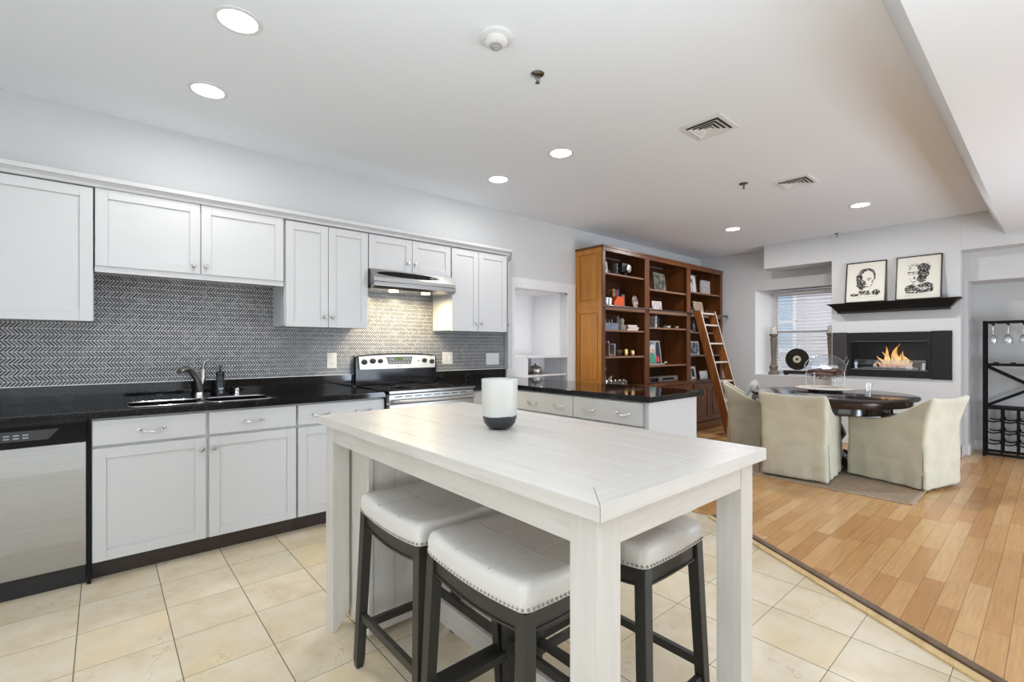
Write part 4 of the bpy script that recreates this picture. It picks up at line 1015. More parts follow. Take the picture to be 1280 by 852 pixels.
# middle bay
frame_thing('picture_frame', 'pale photo frame at left edge of the top middle shelf', 'picture frame', 5.40, YF, 1.9795, 0.13, 0.20, 0.1, 0, WHITE, COVER)
frame_thing('picture_frame', 'large dark framed picture on the top middle shelf', 'picture frame', 5.73, YF, 1.9795, 0.32, 0.245, 0.12, 0.08, mk('grey_frame', (0.16, 0.15, 0.13), 0.4), PHOTO2, bw=0.016)
frame_thing('picture_frame', 'small red and white photo frame on the middle ledge', 'picture frame', 5.65, YF, 1.7025, 0.20, 0.135, 0.12, -0.1, mk('redwhite_frame', (0.6, 0.5, 0.5), 0.4), COVER, bw=0.014)
book('pale book left of two standing below the middle ledge', 5.595, 5.635, YF, YF + .14, 1.4785, 1.640, COVER)
book('thin dark green book beside the pale one below the middle ledge', 5.660, 5.682, YF, YF + .14, 1.4785, 1.625, mk('green_cover', (0.03, 0.07, 0.05), 0.5))
for (x, r_, m, lab) in ((5.83, .035, DIMGREY, 'round dark dish on the shelf below the middle ledge'), (5.91, .034, WHITE, 'low white dish on the shelf below the middle ledge'), (6.13, .035, mk('gold_shell', (0.5, 0.4, 0.25), 0.4), 'small gold shell bowl at right end of the middle shelf')):
    tag(MB().lathe([(0.0001, 1.4785), (r_ * .6, 1.4785), (r_, 1.51), (r_ * .9, 1.512), (r_ * .5, 1.486), (0.0001, 1.485)], (x, YF, 0), 16, cap=False).build('small_dish', m, smooth=50), lab, 'dish')
# painting
pt = thing('framed_painting', 'leaning painting of a white-haired figure in green and red', 'painting', (5.535, YF - .03, 0.9815))
R = Matrix.Rotation(-.13, 4, 'X')
w2, h2 = 0.36, 0.325
MB().box(-w2 / 2, -w2 / 2 + .02, 0, .02, 0, h2).box(w2 / 2 - .02, w2 / 2, 0, .02, 0, h2).box(-w2 / 2 + .02, w2 / 2 - .02, 0, .02, 0, .02).box(-w2 / 2 + .02, w2 / 2 - .02, 0, .02, h2 - .02, h2).xf(R).build('frame', mk('pewter_frame', (0.32, 0.30, 0.27), 0.4), pt, local=True)
MB().box(-w2 / 2 + .02, w2 / 2 - .02, .006, .018, .02, h2 - .02).xf(R).build('canvas', blotchy('paint_blue', (0.10, 0.16, 0.20), (0.30, 0.36, 0.42), 9), pt, local=True)
def flat_poly(pts, y, m, par, name, R):
    MB().prism(pts, 'y', y, y + .001).xf(R).build(name, m, par, local=True)
flat_poly([(.06, .02), (.16, .02), (.16, .305), (.10, .305), (.07, .2)], .0045, mk('paint_dark', (0.02, 0.025, 0.04), 0.5), pt, 'dark_background', R)
flat_poly([(-.06, .17), (.03, .15), (.06, .19), (.05, .26), (0, .285), (-.05, .25)], .0035, mk('paint_hair', (0.55, 0.52, 0.48), 0.5), pt, 'painted_hair', R)
flat_poly([(-.03, .165), (.03, .16), (.035, .20), (.0, .215), (-.03, .20)], .0025, mk('paint_face', (0.5, 0.28, 0.22), 0.5), pt, 'painted_face', R)
flat_poly([(-.10, .03), (.03, .03), (.035, .15), (-.02, .155), (-.07, .10)], .0035, mk('paint_green', (0.05, 0.30, 0.18), 0.5), pt, 'painted_green_shirt', R)
flat_poly([(.04, .04), (.13, .04), (.135, .10), (.09, .125), (.05, .10)], .003, mk('paint_red', (0.55, 0.05, 0.06), 0.5), pt, 'painted_red_flower', R)
tag(MB().tube([(5.70, YF - .02, 0.986), (5.76, YF - .02, 0.988), (5.80, YF - .01, 0.996), (5.84, YF, 1.006)], 0.008, 8).sphere((5.85, YF, 1.008), 0.018).build('shell_ornament', mk('shell_pink', (0.5, 0.38, 0.34), 0.4), smooth=60), 'small curled pale shell beside the leaning painting', 'ornament')
rc = thing('stereo_receiver', 'wide low silver stereo receiver on the lowest middle shelf', 'stereo', (5.80, YF, 0.7355))
MB().box(5.42, 6.12, YF - .03, YF + .25, 0.742, 0.82).build('case', mk('receiver_case', (0.20, 0.17, 0.16), 0.4, 0.4), rc, bev=0.003)
MB().box(5.43, 5.62, YF - .032, YF - .0305, 0.752, 0.81).box(5.72, 6.0, YF - .032, YF - .0305, 0.775, 0.798).build('display', BLACKG, rc)
for x in (5.67, 6.06): MB().lathe([(0.016, YF - .030), (0.016, YF - .045), (0.0001, YF - .046)], (x, 0, 0.786), 16, axis='y', cap=False).build('dial', SILVER, rc, smooth=40)
MB().box(5.46, 5.50, YF, YF + .2, 0.7355, 0.7418).box(6.04, 6.08, YF, YF + .2, 0.7355, 0.7418).build('feet', BLACKP, rc)
# right bay
book('white spined book at left edge of the top right shelf', 6.41, 6.44, YF, YF + .15, 2.0265, 2.215, WHITE)
frame_thing('picture_frame', 'tall black and white portrait leaning on the top right shelf', 'picture frame', 6.59, YF, 2.0275, 0.225, 0.255, 0.1, 0, mk('pale_frame', (0.5, 0.5, 0.5), 0.4), mk('photo_white', (0.6, 0.6, 0.6), 0.6), bw=0.012,
            art=[(0.34, 0.62, 0.60, 0.76), (0.30, 0.42, 0.52, 0.62), (0.28, 0.68, 0.76, 0.80), (0.52, 0.62, 0.40, 0.60), (0.20, 0.34, 0.08, 0.30), (0.48, 0.54, 0.06, 0.32)])
book('wide white patterned art book facing out on the top right shelf', 6.86, 7.12, YF, YF + .03, 2.0265, 2.235, COVER)
pl = thing('plant_cluster', 'tangle of dark and silvery artificial leaves at the ladder top', 'plant', (6.53, YF, 1.7025))
MB().lathe([(0.0001, 1.7025), (0.05, 1.7025), (0.06, 1.76), (0.0001, 1.76)], (6.53, YF + .03, 0), 16, cap=False).build('pot', DIMGREY, pl, smooth=40)
rnd = random.Random(4)
for nm, mt, cnt in (('dark_leaves', DARKGREEN, 26), ('silver_leaves', mk('silver_leaf', (0.42, 0.42, 0.38), 0.5), 18)):
    lf = MB()
    for k in range(cnt):
        a = rnd.uniform(0, 2 * PI); el = rnd.uniform(0.2, 1.3); L = rnd.uniform(.08, .19)
        d_ = Vector((math.cos(a) * math.cos(el), math.sin(a) * math.cos(el) * .45, math.sin(el))); p0 = Vector((6.53, YF + .03, 1.755))
        p1 = p0 + d_ * L; sd = d_.cross(Vector((0, 0.3, 1))).normalized() * .019; md = p0 + d_ * L * .6
        lf.add([p0, md - sd, p1, md + sd, md + Vector((0, -.004, .003))], [(0, 1, 4), (1, 2, 4), (2, 3, 4), (3, 0, 4)])
    lf.build(nm, mt, pl)
frame_thing('picture_frame', 'beige canvas in a pale wooden frame behind the ladder top', 'picture frame', 6.87, YF + .03, 1.7025, 0.27, 0.21, 0.2, 0, TANWOOD, BEIGE, bw=0.018)
tag(MB().lathe([(0.0001, 1.4405), (0.03, 1.4405), (0.032, 1.54), (0.012, 1.58), (0.012, 1.62), (0.0001, 1.62)], (6.60, YF, 0), 16, cap=False).build('dark_bottle', mk('smoke_bottle', (0.10, 0.11, 0.12), 0.2), smooth=40), 'smoky grey bottle on the shelf behind the ladder', 'bottle')
tag(MB().box(6.43, 6.53, YF - .02, YF + .12, 1.4405, 1.462).build('paper_stack', WHITE, bev=0.002), 'small stack of white papers left of the smoky bottle', 'papers')
for i, (x, hh) in enumerate(((6.43, .17), (6.462, .185))):
    book('white spined hardback, %s of the pair left of the blue picture' % ('left' if i == 0 else 'right'), x, x + .028, YF - .02, YF + .12, 1.1025, 1.1025 + hh, WHITE)
frame_thing('picture_frame', 'blue toned seascape picture in white frame behind the ladder', 'picture frame', 6.66, YF, 1.1035, 0.27, 0.20, 0.12, 0, mk('white_frame', (0.6, 0.6, 0.6), 0.4), PHOTO3, bw=0.014)
frame_thing('picture_frame', 'dim blue photo at left on the lowest right shelf', 'picture frame', 6.50, YF - .02, 0.7365, 0.18, 0.14, 0.15, 0.25, WHITE, PHOTO3, bw=0.01)
frame_thing('picture_frame', 'white frame with dark square photo, rear of the lowest right shelf', 'picture frame', 6.70, YF + .06, 0.7365, 0.20, 0.19, 0.15, -0.1, WHITE, mk('photo_black', (0.03, 0.03, 0.03), 0.4), bw=0.035)
frame_thing('picture_frame', 'pale landscape photo card in front on the lowest right shelf', 'picture frame', 6.84, YF - .05, 0.7365, 0.24, 0.125, 0.15, 0, SILVER, mk('photo_grey', (0.55, 0.55, 0.56), 0.5), bw=0.01)

# ------------------------------------------------------------------ kitchen island table
TX0, TX1, TY0, TY1, TZ = 0.71, 1.49, 0.565, 2.125, 0.92
it = thing('island_table', 'whitewashed wooden counter-height kitchen table in the foreground', 'table', ((TX0 + TX1) / 2, (TY0 + TY1) / 2, 0))
tp = MB(); bw = 0.085; th = 0.034; g_ = 0.0006
npk = 6; wp = (TX1 - TX0 - 2 * bw) / npk
tp.mat(0)
for k in range(npk): tp.box(TX0 + bw + k * wp + g_, TX0 + bw + (k + 1) * wp - g_, TY0 + bw + g_, TY1 - bw - g_, TZ - th, TZ - .0004 * (k % 2))
tp.prism([(TX0, TY0 + g_), (TX0 + bw, TY0 + bw + g_), (TX0 + bw, TY1 - bw - g_), (TX0, TY1 - g_)], 'z', TZ - th, TZ).prism([(TX1, TY0 + g_), (TX1 - bw, TY0 + bw + g_), (TX1 - bw, TY1 - bw - g_), (TX1, TY1 - g_)], 'z', TZ - th, TZ)
tp.mat(1)
tp.prism([(TX0 + g_, TY0), (TX1 - g_, TY0), (TX1 - bw - g_, TY0 + bw), (TX0 + bw + g_, TY0 + bw)], 'z', TZ - th, TZ).prism([(TX0 + g_, TY1), (TX1 - g_, TY1), (TX1 - bw - g_, TY1 - bw), (TX0 + bw + g_, TY1 - bw)], 'z', TZ - th, TZ)
tp.build('tabletop', [WWY, WWX], it, bev=0.0012)
LX0, LX1, LY0, LY1 = 0.738, 1.462, 0.593, 2.097
AZ0, AZ1 = 0.812, TZ - th - .0002
lw = 0.075
for x in (LX0 + .003, LX1 - .025): MB().box(x, x + .022, LY0 + lw, LY1 - lw, AZ0, AZ1).build('apron', WWY, it, bev=0.0015)
for y in (LY0 + .003, LY1 - .025): MB().box(LX0 + lw, LX1 - lw, y, y + .022, AZ0, AZ1).build('apron', WWX, it, bev=0.0015)
for ix, (ax, sx_) in enumerate(((LX0, 1), (LX1, -1))):
    for iy, (ay, sy_) in enumerate(((LY0, 1), (LY1, -1))):
        y0, y1 = sorted((ay, ay + sy_ * lw))
        prof = [(ax, 0.0), (ax + sx_ * .020, 0.0), (ax + sx_ * lw, 0.08), (ax + sx_ * lw, AZ1), (ax, AZ1)]
        MB().prism(prof, 'y', y0, y1).build('leg', WWZ, it, bev=0.0025)
# end cupboard under the far end
CX0_, CX1_, CY0_ = LX0 + .088, LX1 - .088, 1.855
for x in (CX0_, CX1_ - .018): MB().box(x, x + .018, CY0_, LY1 - .027, 0.03, AZ1 - .001).build('cupboard_side', WWZ, it, bev=0.0015)
bk = MB(); npp = 5; ww = (CX1_ - CX0_ - .036) / npp
for k in range(npp): bk.box(CX0_ + .018 + k * ww + .001, CX0_ + .018 + (k + 1) * ww - .001, CY0_ + .008 + (k % 2) * .0006, CY0_ + .020, 0.03, AZ1 - .001)
bk.box(CX0_ + .018, CX1_ - .018, CY0_ + .020, CY0_ + .026, 0.03, AZ1 - .001)
bk.build('cupboard_back', WWZ, it)
MB().box(CX0_ + .018, CX1_ - .018, CY0_ + .026, LY1 - .03, 0.03, 0.048).build('cupboard_shelf', WWX, it)
MB().box(CX0_ + .018, CX1_ - .018, CY0_ + .026, LY1 - .03, 0.42, 0.438).build('cupboard_shelf', WWX, it)
MB().box(1.085, 1.105, LY0 + .10, 1.862, 0.05, 0.142).build('foot_rail', WWY, it, bev=0.002)
MB().box(LX0 + lw, LX1 - lw, LY0 + .03, LY0 + .05, 0.05, 0.142).box(1.083, 1.107, LY0 + .05, LY0 + .10, .05, .142).build('end_rail', WWX, it, bev=0.002)

# candle cup on the island
cu = thing('candle_cup', 'frosted white and charcoal ceramic candle cup on the island table', 'candle holder', (1.105, 1.345, TZ + .0003))
m, nt, b = new_mat('two_tone_glaze')
tc = N(nt, 'ShaderNodeTexCoord'); sp = N(nt, 'ShaderNodeSeparateXYZ'); link(nt, tc.outputs['Object'], sp.inputs[0])
n = N(nt, 'ShaderNodeTexNoise'); n.inputs['Scale'].default_value = 14; link(nt, tc.outputs['Object'], n.inputs['Vector'])
lv = M_(nt, 'ADD', M_(nt, 'ADD', sp.outputs[2], M_(nt, 'MULTIPLY', n.outputs[0], 0.018)), M_(nt, 'MULTIPLY', sp.outputs[0], -0.06))
col = ramp(nt, M_(nt, 'MULTIPLY', lv, 5), [(0.0, (0.012, 0.013, 0.016)), (0.292, (0.035, 0.038, 0.042)), (0.305, (0.56, 0.57, 0.54)), (0.6, (0.60, 0.57, 0.50)), (1.0, (0.62, 0.63, 0.61))])
link(nt, col, b.inputs['Base Color']); b.inputs['Roughness'].default_value = 0.35
cp_ = [(0.0001, 0), (0.030, 0), (0.045, 0.008), (0.057, 0.022), (0.063, 0.042), (0.065, 0.07), (0.067, 0.182), (0.063, 0.183), (0.061, 0.17), (0.060, 0.06), (0.05, 0.03), (0.0001, 0.02)]
MB().lathe(cp_, (0, 0, 0), 40, cap=False).build('cup', m, cu, local=True, smooth=50)
MB().lathe([(0.0001, 0.05), (0.0595, 0.05), (0.0595, 0.135), (0.0001, 0.138)], (0, 0, 0), 30, cap=False).build('wax', WAX, cu, local=True, smooth=40)

# ------------------------------------------------------------------ stools
def make_stool(label, loc):
    t = thing('counter_stool', label, 'stool', loc, 0, 'counter stools around the island')
    hx, hy = 0.165, 0.222     # half sizes of seat (x depth, y length)
    # seat cushion: grid with saddle dip
    m = MB(); nx, ny = 20, 26
    def dip(u, v): return -0.016 * (1 - v * v) - 0.006 * (1 - u * u)
    rings = []
    prof = [(1.0, 0.0), (1.012, 0.010), (1.012, 0.038), (1.0, 0.052), (0.965, 0.063), (0.90, 0.069)]
    per = []
    def rr(t, hx, hy, c=0.022):
        # rounded rectangle perimeter param
        pts = []
        for (cx, cy, a0) in ((hx - c, hy - c, 0), (-hx + c, hy - c, 90), (-hx + c, -hy + c, 180), (hx - c, -hy + c, 270)):
            for k in range(4):
                a = math.radians(a0 + k * 30); pts.append((cx + c * math.cos(a), cy + c * math.sin(a)))
        # subdivide long edges
        out = []
        for i in range(len(pts)):
            p, q = pts[i], pts[(i + 1) % len(pts)]; L = math.hypot(q[0] - p[0], q[1] - p[1]); n = max(1, int(L / 0.03))
            for k in range(n): out.append((p[0] + (q[0] - p[0]) * k / n, p[1] + (q[1] - p[1]) * k / n))
        return out
    base = rr(0, hx, hy)
    vs = []; fs = []; n = len(base)
    for (sc, z) in prof:
        for (x, y) in base:
            # skirt lower edge follows the saddle
            vs.append((x - (1 - sc) * hx * (1 if x > 0 else -1) * min(1, abs(x) / hx * 1.3), y - (1 - sc) * hx * (1 if y > 0 else -1) * min(1, abs(y) / hy * 1.2), 0.598 + z + dip(x / hx, y / hy)))
    for i in range(len(prof) - 1):
        for k in range(n): fs.append((i * n + k, i * n + (k + 1) % n, (i + 1) * n + (k + 1) % n, (i + 1) * n + k))
    # inner top rings
    cur = len(prof) - 1
    for s_ in (0.8, 0.6, 0.4, 0.2):
        for k in range(n):
            x, y, z = vs[(len(prof) - 1) * n + k]; x *= s_; y *= s_
            groove = -0.0035 if (abs(abs(x) - 0.0) < .004 and False) else 0
            vs.append((x, y, 0.598 + 0.069 + dip(x / hx, y / hy) + 0.004 * (1 - s_) + groove))
        a = cur; b2 = len(vs) // n - 1
        for k in range(n): fs.append((a * n + k, a * n + (k + 1) % n, b2 * n + (k + 1) % n, b2 * n + k))
        cur = b2
    vs.append((0, 0, 0.598 + 0.069 + dip(0, 0) + .004)); c = len(vs) - 1
    for k in range(n): fs.append((cur * n + k, cur * n + (k + 1) % n, c))
    # bottom
    vs.append((0, 0, 0.598 + dip(0, 0))); c2 = len(vs) - 1
    for k in range(n): fs.append(((k + 1) % n, k, c2))
    m.add(vs, fs)
    seat = m.build('seat_cushion', LEATHER, t, local=True, smooth=60)
    # stitched seams
    sm = MB()
    for yy in (-0.075, 0.075):
        sm.tube([(x * hx * .96, yy, 0.598 + .0692 + dip(x * .96, yy / hy) + .004 * (1 - abs(x)) - .0004) for x in [i / 8 - 1 for i in range(17)]], 0.0014, 5)
    sm.tube([(0.0, y * hy * .96, 0.598 + .0708 + dip(0, y * .96) + .003 * (1 - abs(y)) - .001) for y in [i / 8 - 1 for i in range(17)]], 0.0014, 5)
    sm.build('seams', mk('seam_grey', (0.50, 0.47, 0.43), 0.5) if 'seam_grey' not in bpy.data.materials else bpy.data.materials['seam_grey'], seat, local=True)
    # nailheads
    nh = MB()
    pts = rr(0, hx * 1.012 + .0005, hy * 1.012 + .0005)
    tot = []
    L = 0; acc = 0; step = 0.0155
    for i in range(len(pts)):
        p, q = pts[i], pts[(i + 1) % len(pts)]; l = math.hypot(q[0] - p[0], q[1] - p[1]); d0 = 0
        while acc <= l:
            tot.append((p[0] + (q[0] - p[0]) * acc / l, p[1] + (q[1] - p[1]) * acc / l)); acc += step
        acc -= l
    for (x, y) in tot:
        nh.sphere((x, y, 0.6065 + dip(x / hx, y / hy)), 0.0042, seg=6, rings=4)
    nh.build('nailhead_trim', NAIL, seat, local=True, smooth=60)
    # apron rails (arched)
    ap = MB()
    for sx_ in (-1, 1):
        x = sx_ * (hx - .022); pr = []
        for k in range(13):
            v = -1 + k / 6; pr.append((v * (hy - .035), 0.596 - 0.016 * (1 - v * v) - .0006))
        lo_ = [(a, z - 0.050 + 0.0 * a) for a, z in reversed(pr)]
        ap.prism(pr + lo_, 'x', x - .010, x + .010)
        ap.prism([(a, z - .050) for a, z in pr] + [(a, z - .006) for a, z in lo_], 'x', x - .014, x + .014)
    for sy_ in (-1, 1):
        y = sy_ * (hy - .022); pr = []
        for k in range(9):
            u = -1 + k / 4; pr.append((u * (hx - .035), 0.596 - 0.004 * (1 - u * u) - .0006))
        ap.prism(pr + [(a, z - .050) for a, z in reversed(pr)], 'y', y - .010, y + .010)
        ap.prism([(a, z - .050) for a, z in pr] + [(a, z - .056) for a, z in reversed(pr)], 'y', y - .014, y + .014)
    ap.build('apron', STOOLW, t, local=True)
    lt, lb = 0.030, 0.026
    def legc(sx_, sy_, z):
        f = z / 0.595
        return (sx_ * (hx - .020 + .022 * (1 - f)), sy_ * (hy - .020 + .024 * (1 - f)))
    for sx_ in (-1, 1):
        for sy_ in (-1, 1):
            q = MB(); zz = [0.0, 0.03, 0.594]; ww = [.012, .0165, .0185]
            rings_ = []
            for z, w_ in zip(zz, ww):
                cx, cy = legc(sx_, sy_, z); rings_.append([(cx - w_, cy - w_, z), (cx + w_, cy - w_, z), (cx + w_, cy + w_, z), (cx - w_, cy + w_, z)])
            # keep tops of the legs below the cushion
            vs2 = [p for r_ in rings_ for p in r_]; f2 = [(3, 2, 1, 0), (8, 9, 10, 11)]
            for i in range(2):
                for k in range(4): f2.append((i * 4 + k, i * 4 + (k + 1) % 4, (i + 1) * 4 + (k + 1) % 4, (i + 1) * 4 + k))
            q.add(vs2, f2).build('leg', STOOLW, t, local=True, bev=0.002)
    for sx_ in (-1, 1):
        a = legc(sx_, -1, .20); b2 = legc(sx_, 1, .20)
        MB().bar((a[0], a[1], .20), (b2[0], b2[1], .20), .018, .028).build('stretcher', STOOLW, t, local=True)
    for sy_ in (-1, 1):
        a = legc(-1, sy_, .155); b2 = legc(1, sy_, .155)
        MB().bar((a[0], a[1], .155), (b2[0], b2[1], .155), .018, .028).build('stretcher', STOOLW, t, local=True)
    return t
st = make_stool('white leather saddle stool nearest the dishwasher side, far left of the island', (0.905, 1.52, 0))
copy_at(st, (0.905, 1.03, 0), label='white leather saddle stool in front, beside the near left island leg')
copy_at(st, (1.305, 0.972, 0), label='white leather saddle stool seen right, between the two near island legs')
copy_at(st, (1.305, 1.47, 0), label='stool on the far side of the island, mostly hidden behind the front stools')

# ------------------------------------------------------------------ dining set
DX, DY = 5.65, 1.535
rug = thing('area_rug', 'faded beige and rust patterned rug under the dining table', 'rug', (5.6, 1.55, 0.0062))
m, nt, b = new_mat('rug_weave')
tc = N(nt, 'ShaderNodeTexCoord'); v1 = N(nt, 'ShaderNodeTexVoronoi'); v1.inputs['Scale'].default_value = 9; link(nt, tc.outputs['Object'], v1.inputs['Vector'])
n = N(nt, 'ShaderNodeTexNoise'); n.inputs['Scale'].default_value = 5; n.inputs['Detail'].default_value = 5; link(nt, tc.outputs['Object'], n.inputs['Vector'])
c1 = ramp(nt, v1.outputs['Distance'], [(0.25, (0.30, 0.15, 0.09)), (0.35, (0.33, 0.23, 0.15)), (0.6, (0.22, 0.18, 0.14))])
link(nt, mixc(nt, n.outputs[0], c1, (0.36, 0.27, 0.18)), b.inputs['Base Color']); b.inputs['Roughness'].default_value = 0.95
MB().box(4.70, 6.55, 0.745, 2.40, 0.0062, 0.016).build('pile', m, rug)
e_ = MB().box(4.675, 6.575, 0.72, 0.745, 0.0062, 0.0165).box(4.675, 6.575, 2.40, 2.425, 0.0062, 0.0165).box(4.675, 4.70, 0.745, 2.40, 0.0062, 0.0165).box(6.55, 6.575, 0.745, 2.40, 0.0062, 0.0165)
e_.build('border', mk('rug_border', (0.38, 0.30, 0.21), 0.9, var=0.2, vscale=40), rug)
RZ0 = 0.0167
dt = thing('dining_table', 'round dark espresso pedestal dining table near the fireplace', 'table', (DX, DY, RZ0))
MB().lathe([(0.0001, 0.715), (0.69, 0.715), (0.715, 0.722), (0.722, 0.735), (0.715, 0.748), (0.705, 0.75), (0.0001, 0.75)], (DX, DY, 0), 72, cap=False).build('tabletop', DARKTABLE, dt, smooth=40)
MB().lathe([(0.63, 0.7145), (0.665, 0.7145), (0.665, 0.672), (0.655, 0.660), (0.63, 0.660)], (DX, DY, 0), 64, cap=False).build('rim', DARKTABLE2, dt, smooth=40)
MB().lathe([(0.48, 0.7145), (0.50, 0.655), (0.50, 0.58), (0.485, 0.572), (0.0001, 0.572)], (DX, DY, 0), 56, cap=False).build('apron_drum', DARKTABLE, dt, smooth=40)
pl_ = MB()
for k in range(8):
    a = 2 * PI * k / 8 + .15
    for j in (-1, 0, 1):
        aa = a + j * .035; pl_.lathe([(0.008, 0.58), (0.008, 0.655)], (DX + .505 * math.cos(aa), DY + .505 * math.sin(aa), 0), 8)
pl_.build('fluting', DARKTABLE2, dt, smooth=60)
MB().lathe([(0.16, 0.571), (0.12, 0.54), (0.09, 0.48), (0.13, 0.40), (0.15, 0.34), (0.10, 0.26), (0.12, 0.16), (0.17, 0.12), (0.17, 0.09), (0.0001, 0.09)], (DX, DY, 0), 32, cap=False).build('pedestal', DARKTABLE, dt, smooth=50)
for k in range(4):
    a = PI / 4 + k * PI / 2
    MB().tube([(DX + .14 * math.cos(a), DY + .14 * math.sin(a), .13), (DX + .26 * math.cos(a), DY + .26 * math.sin(a), .10), (DX + .40 * math.cos(a), DY + .40 * math.sin(a), RZ0 + .032)], .03, 10, radii=[.045, .038, .03]).build('foot', DARKTABLE, dt, smooth=60)

def make_chair(name, label, loc, rz, seed, w_=0.54, dep=0.62, back_h=0.78, arm_h=0.56, lean=0.075):
    """facing +y local; origin at floor under the centre"""
    t = thing(name, label, 'chair', loc, rz, 'slipcovered chairs at the dining table')
    hw = w_ / 2; yb = -dep / 2; yf = dep / 2
    # U path: front-left -> back-left -> back-right -> front-right
    path = []; na, nbk = 16, 18; c = 0.03
    for k in range(na): path.append((-hw, yf - (yf - yb - c) * k / (na - 1)))
    for k in range(1, 4): a = PI + k * PI / 8; path.append((-hw + c + c * math.cos(a), yb + c + c * math.sin(a)))
    for k in range(nbk): path.append((-hw + c + (2 * hw - 2 * c) * k / (nbk - 1), yb))
    for k in range(1, 4): a = 1.5 * PI + k * PI / 8; path.append((hw - c + c * math.cos(a), yb + c + c * math.sin(a)))
    for k in range(na): path.append((hw, yb + c + (yf - yb - c) * k / (na - 1)))
    nz = 22; vs = []; fs = []; n = len(path)
    for j in range(nz + 1):
        v = j / nz
        for i, (x, y) in enumerate(path):
            s = (y - yb) / (yf - yb)   # 0 back, 1 front
            if s < 0.06: top = back_h - 0.022 * (1 - (x / hw) ** 2)
            else:
                q = min(1, (s - 0.06) / 0.62); top = back_h + (arm_h - back_h) * (1 - (1 - q) ** 2.0)
            z = 0.008 + (top - 0.008) * v
            bl_ = max(0, 1 - s * 2.2)
            yy = y - lean * bl_ * max(0, (z - 0.42) / 0.36) ** 2 * (1 if True else 0)
            xx = x * (1 + 0.05 * bl_ * max(0, (z - .5) / .28) ** 2)
            # skirt flare and cloth folds
            sk = max(0, 1 - z / 0.34)
            nx_, ny_ = (x / hw if abs(x) > hw - .02 else 0), (-1 if y < yb + .02 else 0)
            f = 0.012 * sk + 0.010 * sk * noise.noise(Vector((x * 9 + seed, y * 9, z * 2))) * 2 + 0.007 * noise.noise(Vector((x * 5 + seed * 3, y * 5, z * 24))) + 0.006 * noise.noise(Vector((x * 13 + seed, y * 13, z * 9)))
            if s > .05: f += 0.012 * sk * math.sin(y * 34 + seed)
            xx += nx_ * f; yy += ny_ * f
            vs.append((xx, yy, z))
    for j in range(nz):
        for i in range(n - 1): fs.append((j * n + i, j * n + i + 1, (j + 1) * n + i + 1, (j + 1) * n + i))
    m = MB().add(vs, fs)
    body = m.build('slipcover', LINEN, t, local=True, smooth=70)
    so = body.modifiers.new('thick', 'SOLIDIFY'); so.thickness = 0.045; so.offset = -1 if True else 1
    sub = body.modifiers.new('sub', 'SUBSURF'); sub.levels = 1; sub.render_levels = 1
    # seat cushion
    MB().box(-hw + .052, hw - .052, yb + .075, yf - .015, 0.30, 0.455).build('seat_cushion', LINEN, t, local=True, bev=0.03, bseg=4, smooth=60)
    # front skirt
    sv = []; sf = []; nn = 22
    for j in range(9):
        for i in range(nn + 1):
            x = -hw + .03 + (2 * hw - .06) * i / nn; z = 0.008 + j / 8 * 0.33
            y = yf + .002 + 0.010 * (1 - j / 8) * math.sin(i * 1.3 + seed)
            sv.append((x, y, z))
    for j in range(8):
        for i in range(nn): sf.append((j * (nn + 1) + i, j * (nn + 1) + i + 1, (j + 1) * (nn + 1) + i + 1, (j + 1) * (nn + 1) + i))
    fsk = MB().add(sv, sf).build('front_skirt', LINEN, t, local=True, smooth=70)
    s2 = fsk.modifiers.new('thick', 'SOLIDIFY'); s2.thickness = 0.01
    # seam piping and kick pleat at back corners, slit shade painted as a dark sliver
    for sx_ in (-1, 1):
        pl2 = MB()
        k_ = Vector((sx_ * (hw + .014), yb - .006 + .02, 0))
        pl2.add([(sx_ * (hw + .018), yb + .012, .012), (sx_ * (hw + .018), yb + .018, .012), (sx_ * (hw + .006), yb + .014, .34)], [(0, 1, 2)])
        pm = bpy.data.materials.get('pleat_shade') or mk('pleat_shade', (0.03, 0.028, 0.022), 0.9)
        po = pl2.build('kick_pleat', pm, t, local=True)
        s3 = po.modifiers.new('thick', 'SOLIDIFY'); s3.thickness = 0.003
    return t
# chair 1 seen from behind
d1 = Vector((0.995, 0.10)).normalized(); c1 = Vector((4.757, 1.578)) + d1 * 0.355
ch1 = make_chair('slipcovered_chair', 'linen slipcovered armchair seen square from behind, nearest the island', (c1.x, c1.y, RZ0), math.atan2(d1.y, d1.x) - PI / 2, 1.0, w_=0.53, dep=0.71)
d2 = Vector((0.30, 0.95)).normalized(); r2 = Vector((d2.y, -d2.x))
c2 = Vector((5.165, 0.715)) + d2 * 0.31 + r2 * 0.27
ch2 = make_chair('slipcovered_chair', 'linen slipcovered armchair at right of the dining table, turned sideways', (c2.x, c2.y, RZ0), math.atan2(d2.y, d2.x) - PI / 2, 4.0, w_=0.54)
d3 = Vector((0.42, -0.91)).normalized(); r3 = Vector((d3.y, -d3.x))
c3 = Vector((5.56, 2.53)) + d3 * 0.31 - r3 * 0.26
ch3 = make_chair('slipcovered_chair', 'pale slipcovered armchair with blue pillow, left by the ladder foot', (c3.x, c3.y, RZ0), math.atan2(d3.y, d3.x) - PI / 2, 8.0, w_=0.52)
